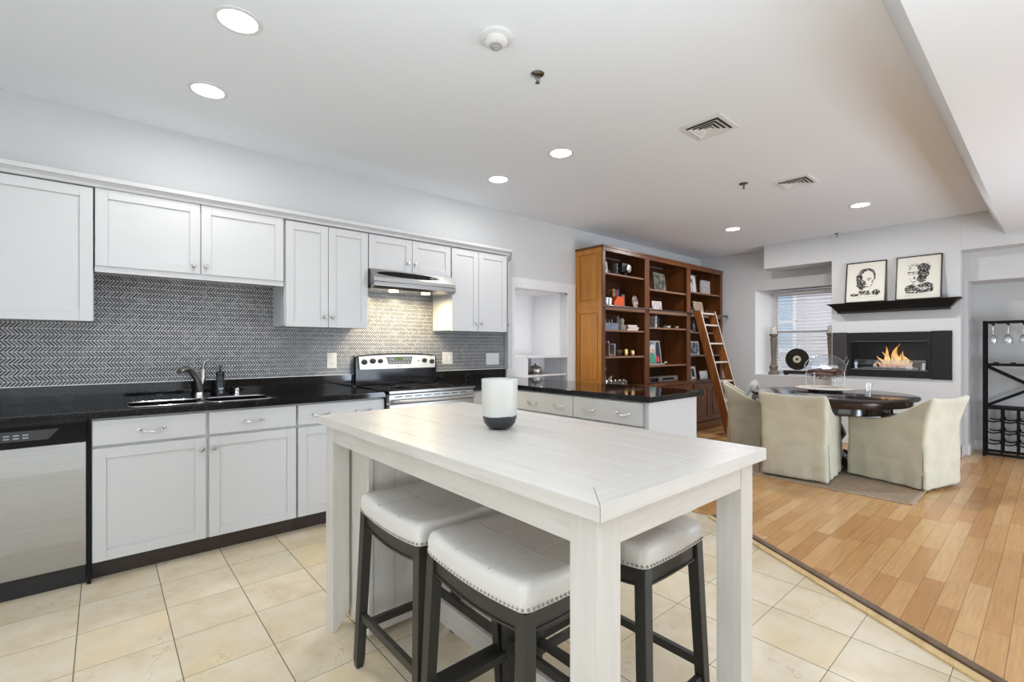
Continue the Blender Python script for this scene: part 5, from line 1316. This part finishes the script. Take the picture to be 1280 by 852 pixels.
# pillow on chair 3
m, nt, b = new_mat('striped_pillow')
tc = N(nt, 'ShaderNodeTexCoord'); wv = N(nt, 'ShaderNodeTexWave'); wv.inputs['Scale'].default_value = 11; wv.inputs['Distortion'].default_value = 1.2; link(nt, tc.outputs['Object'], wv.inputs['Vector'])
link(nt, ramp(nt, wv.outputs[0], [(0.35, (0.62, 0.62, 0.60)), (0.55, (0.50, 0.52, 0.56)), (0.75, (0.17, 0.21, 0.29))]), b.inputs['Base Color']); b.inputs['Roughness'].default_value = 0.9
pi_ = MB(); nn = 14; pv = []; pf = []
for sgn in (1, -1):
    for j in range(nn + 1):
        for i in range(nn + 1):
            u, v = -1 + 2 * i / nn, -1 + 2 * j / nn
            q = (1 - u ** 4) * (1 - v ** 4); pin = 1 - 0.10 * (1 - abs(u) ** 2) * abs(v) ** 3
            pv.append((u * .20 * (1 - .08 * (1 - v * v) * abs(u) ** 3), sgn * .065 * q ** .6, v * .17 * (1 - .08 * (1 - u * u) * abs(v) ** 3)))
o_ = (nn + 1) ** 2
for s0 in (0, o_):
    for j in range(nn):
        for i in range(nn): pf.append((s0 + j * (nn + 1) + i, s0 + j * (nn + 1) + i + 1, s0 + (j + 1) * (nn + 1) + i + 1, s0 + (j + 1) * (nn + 1) + i))
pi_.add(pv, pf)
cc = Vector((c3.x, c3.y)) - d3 * 0.06 + r3 * 0.04
Mx = Matrix.Translation((cc.x, cc.y, 0.655)) @ Matrix.Rotation(math.atan2(d3.y, d3.x) - PI / 2, 4, 'Z') @ Matrix.Rotation(-.35, 4, 'X') @ Matrix.Rotation(.12, 4, 'Y')
tag(pi_.xf(Mx).build('throw_pillow', m, smooth=70), 'blue and white striped throw pillow on the left dining armchair', 'pillow')

# centrepiece on the dining table: tray, board, oval glass in wire stand
cxp, cyp = 5.86, 1.63
ax = Vector((0.7559, -0.6547, 0)); fw3 = Vector((0.6547, 0.7559, 0))
def loc3(a, f, z): return Vector((cxp, cyp, 0)) + ax * a + fw3 * f + Vector((0, 0, z))
sb_ = thing('serving_stand', 'pale round serving board on a dark block on the dining table', 'serving board', (cxp, cyp, 0.7505))
MB().box(-.13, .13, -.09, .09, 0.0, 0.024).xf(Matrix.Rotation(math.atan2(ax.y, ax.x), 4, 'Z')).build('foot_block', BLACKM, sb_, local=True, bev=0.002)
MB().lathe([(0.0001, 0.0245), (0.27, 0.0245), (0.275, 0.031), (0.27, 0.037), (0.0001, 0.037)], (0, 0, 0), 48, cap=False).build('board', mk('pale_board', (0.62, 0.57, 0.50), 0.4), sb_, local=True, smooth=40)
tz0 = 0.7505 + .0375
gv = thing('glass_terrarium', 'oval glass vessel of potpourri in wire stand on the dining table', 'terrarium', (cxp, cyp, tz0))
gz = tz0 + 0.215
va = MB().sphere((0, 0, 0), 1.0, seg=32, rings=20)
va.v = [(math.copysign(abs(p[0]) ** .75, p[0]), p[1], p[2]) for p in va.v]
va.xf(Matrix.Translation(loc3(0, 0, gz)) @ Matrix.Rotation(math.atan2(ax.y, ax.x), 4, 'Z') @ Matrix.Diagonal((0.215, 0.10, 0.125, 1)))
va.build('glass_body', GLASSB, gv, smooth=80)
# potpourri filling the lower part
pp = MB(); rp = random.Random(3)
for k in range(260):
    a = rp.uniform(-1, 1); f_ = rp.uniform(-1, 1); z = rp.uniform(-1, -.30 + .18 * math.cos(a * 2))
    if a * a + f_ * f_ + z * z > .86: continue
    c_0 = loc3(a * .215, f_ * .10, gz + z * .125); dr_ = Vector((rp.uniform(-1, 1), rp.uniform(-1, 1), rp.uniform(-.5, .5))).normalized() * rp.uniform(.010, .022)
    pp.bar(c_0 - dr_, c_0 + dr_, .012, .006)
for k in range(260):
    a = rp.uniform(-.85, .85); f_ = rp.uniform(-.7, .7); z = rp.uniform(-.92, -.25)
    if a * a + f_ * f_ + z * z > .9: continue
    pp.sphere(loc3(a * .215, f_ * .10, gz + z * .125), rp.uniform(.008, .015), seg=6, rings=4)
ppo = pp.build('potpourri', POTP, gv); ppo['kind'] = 'stuff'
wr = MB()
ell = [loc3(.222 * math.cos(q), 0, gz + .131 * math.sin(q)) for q in [2 * PI * k / 40 for k in range(40)]]
wr.tube(ell, .0035, 6, closed=True)
wr.tube([loc3(.20, 0, gz + .05), loc3(.235, 0, gz + .12), loc3(.25, 0, gz + .07), loc3(.235, 0, gz + .02), loc3(.215, 0, gz + .04)], .003, 6)
for a in (-.14, .14):
    for f_ in (-.07, .07):
        wr.tube([loc3(a * 1.15, f_, tz0 + .003), loc3(a * 1.15, f_, gz - .05)], .0035, 6)
    wr.tube([loc3(a * 1.15, -.07, gz - .09), loc3(a * 1.15, .07, gz - .09)], .003, 6)
for f_ in (-.07, .07):
    wr.tube([loc3(-.161, f_, gz - .10), loc3(.161, f_, gz - .10)], .003, 6); wr.tube([loc3(-.161, f_, tz0 + .05), loc3(.161, f_, tz0 + .05)], .0025, 6)
wr.build('wire_stand', SILVER, gv, smooth=60)
# slim drinking glass rim at the table back
tag(MB().lathe([(0.0001, 0.7505), (0.03, 0.7505), (0.036, 0.84), (0.034, 0.84), (0.028, 0.756), (0.0001, 0.755)], (6.10, 1.30, 0), 20, cap=False).build('water_glass', GLASS, smooth=50), 'empty clear glass at the back right of the dining table', 'glass')

# ------------------------------------------------------------------ window sill things
SZ = 0.8125
def candlestick(label, y, x=7.556):
    t = thing('candlestick', label, 'candlestick', (x, y, SZ))
    pr = [(0.0001, 0), (0.072, 0), (0.072, 0.025), (0.058, 0.04), (0.045, 0.07), (0.058, 0.10), (0.058, 0.12), (0.040, 0.14), (0.030, 0.20), (0.036, 0.34), (0.044, 0.50), (0.048, 0.535), (0.034, 0.55), (0.052, 0.57), (0.058, 0.60), (0.0001, 0.602)]
    MB().lathe([(r_, z * 1.0 + SZ) for r_, z in pr], (x, y, 0), 24, cap=False).build('turned_stem', CANDLEWOOD, t, smooth=40)
    MB().lathe([(0.0001, SZ + .6025), (0.042, SZ + .6025), (0.042, SZ + .70), (0.038, SZ + .706), (0.0001, SZ + .704)], (x, y, 0), 20, cap=False).build('pillar_candle', WAX, t, smooth=40)
    MB().tube([(x, y, SZ + .704), (x, y, SZ + .716)], .0015, 5).build('wick', BLACKM, t)
    return t
candlestick('turned wooden candlestick with white candle, left in window niche', 2.765)
candlestick('turned wooden candlestick with white candle beside the chimney breast', 2.03)
rt = thing('record_clock', 'black vinyl record standing upright on a dark base on window sill', 'record', (7.56, 2.43, SZ))
MB().lathe([(0.0001, -0.003), (0.152, -0.003), (0.155, 0), (0.152, 0.003), (0.0001, 0.003)], (7.54, 2.445, SZ + .232), 56, axis='x', cap=False).build('disc', RECORD, rt, smooth=40)
MB().lathe([(0.0001, -0.0045), (0.052, -0.0045), (0.052, -0.0032), (0.0001, -0.0032)], (7.54, 2.445, SZ + .232), 32, axis='x', cap=False).build('paper_label', mk('label_cream', (0.62, 0.58, 0.47), 0.6), rt)
MB().lathe([(0.0001, -0.0058), (0.018, -0.0058), (0.018, -0.0047), (0.0001, -0.0047)], (7.54, 2.445, SZ + .232), 20, axis='x', cap=False).build('centre_cap', BLACKP, rt)
MB().box(7.515, 7.60, 2.14, 2.62, SZ + .02, SZ + .068).build('base', mk('record_base', (0.03, 0.02, 0.018), 0.3), rt, bev=0.004)
ff = MB()
for yy in (2.17, 2.59): ff.box(7.525, 7.59, yy - .02, yy + .02, SZ + .0005, SZ + .0195)
ff.build('foot', BLACKP, rt)
MB().tube([(7.54, 2.66, SZ + .06), (7.54, 2.675, SZ + .20), (7.54, 2.64, SZ + .33)], .003, 6).tube([(7.54, 2.28, SZ + .07), (7.54, 2.26, SZ + .22), (7.54, 2.30, SZ + .33)], .003, 6).build('wire_support', SILVER, rt, smooth=60)

# ------------------------------------------------------------------ fireplace
fp = thing('fireplace', 'wide black wall-mounted ethanol fireplace burning in the chimney breast', 'fireplace', (FX, 1.32, 0.853))
FXp = FX - .02
fy0, fy1, fz0, fz1 = 0.757, 1.888, 0.853, 1.403
MB().box(FXp, FX - .0005, fy0, 0.932, fz0, fz1).build('side_panel', FIREBLACK, fp, bev=0.002)
MB().box(FXp, FX - .0005, 1.728, fy1, fz0, fz1).build('side_panel', mk('fireplace_left_panel', (0.03, 0.028, 0.028), 0.4), fp, bev=0.002)
MB().box(FXp - .006, FX - .0005, 0.935, 1.725, oz1 + .003, fz1 - .006).box(FXp - .006, FX - .0005, 0.935, 1.725, fz0 + .006, oz0 - .003).box(FXp - .006, FX - .0005, 0.935, oy0 + .004, oz0 - .003, oz1 + .003).box(FXp - .006, FX - .0005, oy1 - .004, 1.725, oz0 - .003, oz1 + .003).build('front_frame', FIREBLACK, fp, bev=0.0015)
bxm = MB(); e = .002
bxm.box(FX, 7.418, oy0 + e, oy1 - e, oz0 + .001, oz0 + .004).box(FX, 7.418, oy0 + e, oy1 - e, oz1 - .004, oz1 - .001).box(FX, 7.418, oy0 + e, oy0 + e + .003, oz0 + .004, oz1 - .004).box(FX, 7.418, oy1 - e - .003, oy1 - e, oz0 + .004, oz1 - .004).box(7.414, 7.418, oy0 + e, oy1 - e, oz0 + .004, oz1 - .004)
bxm.build('firebox', mk('firebox_black', (0.008, 0.008, 0.009), 0.3), fp)
MB().box(7.19, 7.30, 1.06, 1.60, oz0 + .0045, oz0 + .024).build('burner_tray', STEEL, fp, bev=0.002)
MB().box(FX + .018, FX + .022, 0.985, 1.665, oz0 + .006, oz0 + .115).build('glass_screen', glass_mat('screen_glass', (0.92, 0.95, 1), 0.16), fp)
for y in (1.0, 1.65):
    MB().lathe([(0.017, oz0 + .0045), (0.017, oz0 + .075), (0.012, oz0 + .085), (0.0001, oz0 + .087)], (FX + .035, y, 0), 14, cap=False).build('screen_clamp', WHITE, fp, smooth=50)
# flames
m, nt, b = new_mat('flame')
nt.nodes.remove(b); out = nt.nodes['Material Output']
tc = N(nt, 'ShaderNodeTexCoord'); sp = N(nt, 'ShaderNodeSeparateXYZ'); link(nt, tc.outputs['Generated'], sp.inputs[0])
em = N(nt, 'ShaderNodeEmission'); link(nt, ramp(nt, sp.outputs[2], [(0, (0.55, 0.35, 0.30)), (0.3, (1.0, 0.62, 0.30)), (0.7, (1.0, 0.50, 0.15)), (1.0, (0.9, 0.30, 0.05))]), em.inputs[0]); em.inputs[1].default_value = 1.1
tr = N(nt, 'ShaderNodeBsdfTransparent'); mx = N(nt, 'ShaderNodeMixShader')
n = N(nt, 'ShaderNodeTexNoise'); n.inputs['Scale'].default_value = 38; mp = N(nt, 'ShaderNodeMapping'); mp.inputs['Scale'].default_value = (1, 1, .35); link(nt, tc.outputs['Object'], mp.inputs[0]); link(nt, mp.outputs[0], n.inputs['Vector'])
link(nt, M_(nt, 'MULTIPLY', ramp(nt, n.outputs[0], [(0.35, (.12, .12, .12)), (0.62, (.75, .75, .75))]), 1.0), mx.inputs[0])
link(nt, tr.outputs[0], mx.inputs[1]); link(nt, em.outputs[0], mx.inputs[2]); link(nt, mx.outputs[0], out.inputs[0])
FLAME = m
fl = MB(); rf = random.Random(11)
for (y, hgt, rad, bend) in ((1.43, .10, .020, .02), (1.40, .14, .022, .05), (1.37, .19, .026, .03), (1.335, .26, .034, .05), (1.31, .285, .034, -.07), (1.28, .22, .030, -.03), (1.245, .15, .026, .02), (1.215, .17, .026, .03), (1.19, .20, .026, .02), (1.16, .15, .026, .035), (1.13, .08, .020, .01), (1.47, .07, .02, .01), (1.35, .12, .045, 0), (1.22, .09, .045, 0)):
    pts = []; rad_ = []
    for k in range(12):
        v = k / 11
        pts.append((7.245 + .012 * math.sin(v * 6 + y * 40), y + bend * v ** 2 + .012 * math.sin(v * 7 + y * 55), oz0 + .022 + hgt * v)); rad_.append(rad * (1 - v) ** .8 * (0.55 + 1.1 * v * (1 - v) * 2) + .001)
    fl.tube(pts, .01, 10, radii=rad_)
tag(fl.build('flames', FLAME, smooth=80), 'orange flames rising from the burner of the wall fireplace', 'fire', kind='stuff')

# mantel shelf
mp_ = [(6.90, 1.738), (6.90, 1.758), (FX - .001, 1.758), (FX - .001, 1.638), (7.00, 1.638), (6.985, 1.66), (6.965, 1.675), (6.955, 1.70), (6.92, 1.72)]
ms = []
my0, my1 = 0.668, 1.909
# mitred return: stack of layered boards following the profile
lay = [(1.738, 1.758, 0.0), (1.722, 1.738, 0.022), (1.700, 1.722, 0.045), (1.678, 1.700, 0.062), (1.660, 1.678, 0.080), (1.638, 1.660, 0.098)]
mm = MB()
for i, (z0, z1, ins) in enumerate(lay):
    nxt = lay[i + 1][2] if i + 1 < len(lay) else ins
    mm.hexa([(6.90 + nxt * .9, my0 + nxt, z0), (FX - .001, my0 + nxt, z0), (FX - .001, my1 - nxt, z0), (6.90 + nxt * .9, my1 - nxt, z0)],
            [(6.90 + ins * .9, my0 + ins, z1), (FX - .001, my0 + ins, z1), (FX - .001, my1 - ins, z1), (6.90 + ins * .9, my1 - ins, z1)])
tag(mm.build('mantel_shelf', FRAMEB, bev=0.002), 'black moulded mantel shelf on the wall above the fireplace', 'shelf')

# portraits: facing -x, leaning back on the mantel
def portrait(label, yc, w_, h_, which):
    t = thing('framed_portrait', label, 'picture', (6.985, yc, 1.7625))
    # local: x right as seen by viewer, y depth, z up ; rotate so front faces -x
    M = Matrix.Rotation(-PI / 2, 4, 'Z') @ Matrix.Rotation(-.17, 4, 'X')
    bw = .012; T = .02
    MB().box(-w_ / 2, -w_ / 2 + bw, 0, T, 0, h_).box(w_ / 2 - bw, w_ / 2, 0, T, 0, h_).box(-w_ / 2 + bw, w_ / 2 - bw, 0, T, 0, bw).box(-w_ / 2 + bw, w_ / 2 - bw, 0, T, h_ - bw, h_).xf(M).build('frame', FRAMEB, t, local=True)
    MB().box(-w_ / 2 + bw, w_ / 2 - bw, .006, T - .002, bw, h_ - bw).xf(M).build('paper', PAPER, t, local=True)
    def blob(cx, cz, rx, rz, jag=0.15, n=22, seed=0):
        return [(cx + rx * math.cos(2 * PI * k / n) * (1 + jag * noise.noise(Vector((k * 1.7 + seed, seed, 0)))), cz + rz * math.sin(2 * PI * k / n) * (1 + jag * noise.noise(Vector((k * 2.3, seed + 5, 1))))) for k in range(n)]
    D = MB(); L = MB(); y1_, y0_ = .0055, .0045
    s = w_ / 0.40
    def d(pts, dep=0): D.prism([(a * s, h_ * .5 + c * s) for a, c in pts], 'y', y0_ - dep, y0_ + .0004 - dep)
    def l(pts, dep=0): L.prism([(a * s, h_ * .5 + c * s) for a, c in pts], 'y', y1_ - dep, y1_ + .0004 - dep)
    if which == 0:
        l([(-.06, .12), (.0, .155), (.06, .14), (.085, .09), (.08, .0), (.05, -.075), (.0, -.10), (-.05, -.08), (-.075, 0)][:0] or [(0, 0), (.001, 0), (0, .001)])
        d([(-.02, .165), (.03, .17), (.075, .145), (.098, .09), (.092, .02), (.083, .02), (.082, .07), (.065, .115), (.03, .14), (-.01, .13), (-.03, .10), (-.05, .09), (-.07, .12), (-.05, .155)])
        d(blob(-.065, .055, .032, .055, .5, seed=1)); d(blob(-.045, -.02, .045, .055, .4, seed=2)); d(blob(-.035, -.065, .032, .03, .4, seed=3))
        d([(.012, .040), (.055, .050), (.06, .040), (.04, .030), (.015, .028)]); d([(.02, .022), (.045, .026), (.045, .016), (.022, .014)])
        d([(-.005, .03), (.003, -.02), (.016, -.032), (.002, -.036), (-.012, -.025)]); d([(-.005, -.058), (.035, -.052), (.03, -.064), (.0, -.068)])
        l([(.06, .02), (.082, .02), (.07, -.04), (.045, -.09), (.035, -.085), (.055, -.04)])
        d(blob(-.105, -.155, .045, .016, .5, seed=5)); d(blob(.105, -.135, .042, .033, .35, seed=6)); d(blob(-.03, -.125, .04, .022, .9, seed=7)); d(blob(.03, -.135, .016, .03, .7, seed=8)); l(blob(.0, -.15, .07, .018, .6, seed=9))
        l([(-.09, -.187), (.09, -.18), (.09, -.184), (-.09, -.192)])
    else:
        d(blob(.045, .11, .06, .055, .3, seed=11)); d(blob(.04, .04, .05, .06, .3, seed=12)); d(blob(.03, -.02, .04, .045, .4, seed=13)); l(blob(-.03, .145, .07, .016, .4, seed=14))
        l([(-.088, .10), (-.08, .13), (-.06, .13), (-.075, .08)])
        # spectacles
        for cx in (-.062, .0):
            ring = [(cx + .026 * math.cos(2 * PI * k / 20), .05 + .018 * math.sin(2 * PI * k / 20)) for k in range(20)]
            for k in range(20):
                p, q = ring[k], ring[(k + 1) % 20]
                pi2 = (cx + (p[0] - cx) * .75, .05 + (p[1] - .05) * .7); qi2 = (cx + (q[0] - cx) * .75, .05 + (q[1] - .05) * .7)
                d([p, q, qi2, pi2], .0006)
        d([(-.10, .055), (-.085, .06), (-.03, .062), (.02, .062), (.02, .068), (-.09, .068), (-.10, .062)])
        d([(-.035, .03), (-.045, -.015), (-.028, -.022), (-.022, -.01)]); d([(-.055, -.045), (-.01, -.042), (-.015, -.052), (-.05, -.054)]); l([(-.075, .0), (-.07, -.04), (-.04, -.08), (-.03, -.075), (-.06, -.035)])
        d([(-.12, -.13), (-.11, -.10), (-.05, -.075), (-.03, -.10), (.0, -.085), (.03, -.075), (.08, -.06), (.12, -.085), (.13, -.12), (.125, -.17), (.0, -.185), (-.105, -.18)])
        l([(-.04, -.082), (-.01, -.12), (.02, -.13), (.0, -.10)], .0015); l(blob(.05, -.13, .05, .02, .8, seed=16), .0015); l(blob(-.06, -.16, .04, .008, .6, seed=17), .0015)
        l([(-.11, -.205), (.11, -.197), (.11, -.201), (-.11, -.21)])
    D.xf(M).build('ink_drawing', INK, t, local=True); L.xf(M).build('ink_wash', INKL, t, local=True)
portrait('left framed ink portrait of a short-haired man, above the fireplace', 1.53, 0.405, 0.51, 0)
portrait('right framed ink portrait of a man in spectacles, above the fireplace', 1.035, 0.405, 0.515, 1)

# ------------------------------------------------------------------ wine rack
rk = thing('wine_rack', 'tall black metal wine rack in the alcove at right', 'wine rack', (7.58, 0.15, 0.006))
ra, rb, q0, q1 = 7.45, 7.74, -0.24, 0.545; pw_ = .024
fr = MB()
for x in (ra, rb - pw_):
    for y in (q0, q1 - pw_): fr.box(x, x + pw_, y, y + pw_, .006, 1.512)
for z in (.02, .530, 1.010, 1.485):
    for x in (ra, rb - pw_): fr.box(x, x + pw_, q0 + pw_, q1 - pw_, z, z + .024)
    for y in (q0, q1 - pw_): fr.box(ra + pw_, rb - pw_, y, y + pw_, z, z + .024)
fr.build('frame', IRON, rk, bev=0.001)
for z in (.544, 1.024): MB().box(ra + pw_, rb - pw_, q0 + pw_, q1 - pw_, z, z + .008).build('shelf', IRON, rk)
br_ = MB()
for x in (ra + .006, rb - .018):
    br_.bar((x, q0 + pw_, .56), (x, q1 - pw_, 1.005), .010, .020).bar((x + .011, q0 + pw_, 1.005), (x + .011, q1 - pw_, .56), .010, .020)
br_.build('cross_brace', IRON, rk)
gl_ = MB()
for k in range(7):
    y = q1 - .03 - k * .118
    gl_.box(ra + .01, rb - .01, y - .006 - .045, y + .006 - .045, 1.462, 1.4845)
    gl_.box(ra - .002, ra + .01, y - .045 - .02, y - .045 + .02, 1.476, 1.4845)
gl_.build('glass_rail', IRON, rk)
for xx in (ra + .004, rb - .02):
    for z in (.155, .275, .40):
        sc_ = MB(); top = []; 
        for k in range(6):
            yc = q1 - .02 - .06 - .12 * k
            for j in range(9): top.append((yc + .058 - .116 * j / 8, z + .022 * (2 * j / 8 - 1) ** 2 - .004))
        top = [p for p in top if q0 + pw_ < p[0] < q1 - pw_]
        sc_.prism(top + [(a_, c_ - .014) for a_, c_ in reversed(top)], 'x', xx + .0125, xx + .020)
        for k in range(5):
            y = q1 - .0295 - .12 * (k + 1)
            sc_.box(xx - .003, xx + .020, y - .017, y + .017, z - .004, z + .030)
        sc_.build('bottle_scallop', IRON, rk)
    for k in range(5):
        y = q1 - .0295 - .12 * (k + 1)
        MB().box(xx, xx + .012, y - .009, y + .009, .045, .529).build('upright', IRON, rk)
MB().box(ra + .008, ra + .02, q0 + pw_, q1 - pw_, 1.036, 1.040).build('shelf_lip', IRON, rk)
wg = None
for k in range(6):
    y = q1 - .060 - k * .118 - .015
    loc = (7.53, y, 1.26)
    if wg is None:
        wg = thing('wine_glass', 'upside-down stemmed wine glass, leftmost hanging in the wine rack', 'wine glass', loc, group='wine glasses hanging in the rack')
        MB().lathe([(0.034, 0), (0.040, .03), (0.038, .06), (0.022, .09), (0.005, .10), (0.004, .102)], (0, 0, 0), 20, cap=False).build('bowl', CRYSTAL, wg, local=True, smooth=60)
        MB().lathe([(0.0038, .1025), (0.0035, .205), (0.006, .210)], (0, 0, 0), 10).build('stem', CRYSTAL, wg, local=True, smooth=60)
        MB().lathe([(0.0001, .2105), (0.034, .2225), (0.034, .2245), (0.0001, .2245)], (0, 0, 0), 20, cap=False).build('foot', CRYSTAL, wg, local=True, smooth=60)
    else:
        names = ['', 'second', 'third', 'fourth', 'fifth', 'sixth']
        copy_at(wg, loc, label='upside-down stemmed wine glass, %s from the left in the wine rack' % names[k])
cork = thing('corkscrew_row', 'row of small black stoppers lying on the wine rack shelf', 'stoppers', (7.47, .2, 1.0405)); 
ck = MB()
for y in (.44, .31, .19, .06): ck.box(7.461, 7.48, y - .022, y + .022, 1.0405, 1.052)
ck.build('stopper_bodies', IRON, cork, bev=0.003)

# ------------------------------------------------------------------ ceiling fittings
lab = ['recessed ceiling light over the front left, nearest the sink-side camera corner', 'recessed ceiling light in front of the wall cabinets at far left', 'recessed ceiling light in the middle of the room, nearer of the middle pair', 'recessed ceiling light close to the wall above the range', 'recessed ceiling light near the bookcase ladder', 'recessed ceiling light in front of the chimney breast']
cl = None
for i, (x, y) in enumerate([(0.452, 2.375), (0.447, 3.132), (2.577, 2.419), (2.576, 3.153), (5.828, 2.60), (5.82, 1.31)]):
    if cl is None:
        cl = thing('recessed_light', lab[0], 'ceiling light', (x, y, CZ), group='recessed ceiling lights')
        MB().lathe([(0.078, -.0005), (0.098, -.0005), (0.096, -.004), (0.078, -.006)], (0, 0, 0), 40, cap=False).build('trim_ring', TRIMW, cl, local=True, smooth=40)
        MB().lathe([(0.0001, -.0025), (0.077, -.0025), (0.077, -.0008), (0.0001, -.0008)], (0, 0, 0), 40, cap=False).build('diffuser', LAMPE, cl, local=True)
    else: copy_at(cl, (x, y, CZ), label=lab[i])
    area('downlight', (x, y, CZ - .012), (0, 0, 0), 0.15, 0.15, 5.0 if x < 5 else 17.0, (1.0, 0.975, 0.95), 'DISK')

def vent(label, x0, x1, y0, y1, stool_m=None):
    t = thing('ceiling_vent', label, 'vent', ((x0 + x1) / 2, (y0 + y1) / 2, CZ))
    z = CZ - .0005
    def ring(mb, i, w_, za, zb):
        mb.box(x0 + i, x1 - i, y0 + i, y0 + i + w_, za, zb).box(x0 + i, x1 - i, y1 - i - w_, y1 - i, za, zb).box(x0 + i, x0 + i + w_, y0 + i + w_, y1 - i - w_, za, zb).box(x1 - i - w_, x1 - i, y0 + i + w_, y1 - i - w_, za, zb)
    m = MB(); ring(m, 0, .030, z - .006, z); m.build('frame', WHITE, t, bev=0.002)
    MB().box(x0 + .03, x1 - .03, y0 + .03, y1 - .03, z - .0015, z).build('duct_opening', DARKSLOT, t)
    for k in range(3):
        i = .040 + k * .027
        # louvre rings slope outwards and down
        a, b_, dz = i, i + .019, .012
        vs = []
        for (ins, zz) in ((a, z - .0135), (b_, z - .003), (b_ + .002, z - .0045), (a + .002, z - .015)):
            vs += [(x0 + ins, y0 + ins, zz), (x1 - ins, y0 + ins, zz), (x1 - ins, y1 - ins, zz), (x0 + ins, y1 - ins, zz)]
        fs = []
        for r_ in range(4):
            r2_ = (r_ + 1) % 4
            for c in range(4): fs.append((r_ * 4 + c, r_ * 4 + (c + 1) % 4, r2_ * 4 + (c + 1) % 4, r2_ * 4 + c))
        MB().add(vs, fs).build('louvre', WHITE, t)
    i = .040 + 3 * .027
    MB().box(x0 + i, x1 - i, y0 + i, y1 - i, z - .012, z - .008).build('centre_plate', WHITE, t)
vent('square louvred ceiling vent nearer the camera', 2.88, 3.155, 1.362, 1.64)
vent('square louvred ceiling vent farther off, beyond the second sprinkler', 4.452, 4.735, 1.358, 1.64)
sd = thing('smoke_detector', 'white round smoke detector on the ceiling at top centre', 'smoke detector', (1.385, 1.712, CZ))
MB().lathe([(0.0001, 0), (0.078, 0), (0.078, -.010), (0.072, -.014), (0.0001, -.014)], (0, 0, -.0005), 36, cap=False).build('base', WHITE, sd, local=True, smooth=40)
MB().lathe([(0.052, -.0145), (0.052, -.030), (0.040, -.040), (0.0001, -.040)], (0, 0, -.0005), 36, cap=False).build('body', WHITE, sd, local=True, smooth=40)
MB().lathe([(0.028, -.0405), (0.030, -.044), (0.028, -.047)], (0, 0, 0), 28).lathe([(0.020, -.047), (0.022, -.052), (0.020, -.055)], (0, 0, 0), 28).lathe([(0.011, -.055), (0.012, -.060), (0.008, -.063)], (0, 0, 0), 20).build('sensor_cone', mk('detector_grey', (0.4, 0.4, 0.4), 0.5), sd, local=True, smooth=40)
def sprinkler(label, loc, r_=.036):
    t = thing('sprinkler', label, 'sprinkler', loc)
    MB().lathe([(0.0001, -.0005), (r_, -.0005), (r_, -.003), (r_ * .75, -.010), (r_ * .35, -.012), (0.0001, -.012)], (0, 0, 0), 24, cap=False).build('escutcheon', mk('sprinkler_chrome', (0.30, 0.30, 0.30), 0.2, 1.0) if 'sprinkler_chrome' not in bpy.data.materials else bpy.data.materials['sprinkler_chrome'], t, local=True, smooth=40)
    MB().tube([(-.012, 0, -.012), (-.014, 0, -.030), (-.003, 0, -.044)], .0025, 6).tube([(.012, 0, -.012), (.014, 0, -.030), (.003, 0, -.044)], .0025, 6).tube([(0, 0, -.012), (0, 0, -.046)], .003, 6).build('yoke', DARKNICKEL, t, local=True)
    MB().lathe([(0.012, -.0465), (0.013, -.049), (0.004, -.051)], (0, 0, 0), 14).build('deflector', DARKNICKEL, t, local=True)
sprinkler('chrome fire sprinkler head right of the smoke detector', (1.738, 1.80, CZ))
sprinkler('dark fire sprinkler head on the ceiling between the two vents', (4.278, 1.812, CZ))
sprinkler('tiny dark sprinkler head on the ceiling above the chimney breast', (7.04, 1.83, CZ), .022)
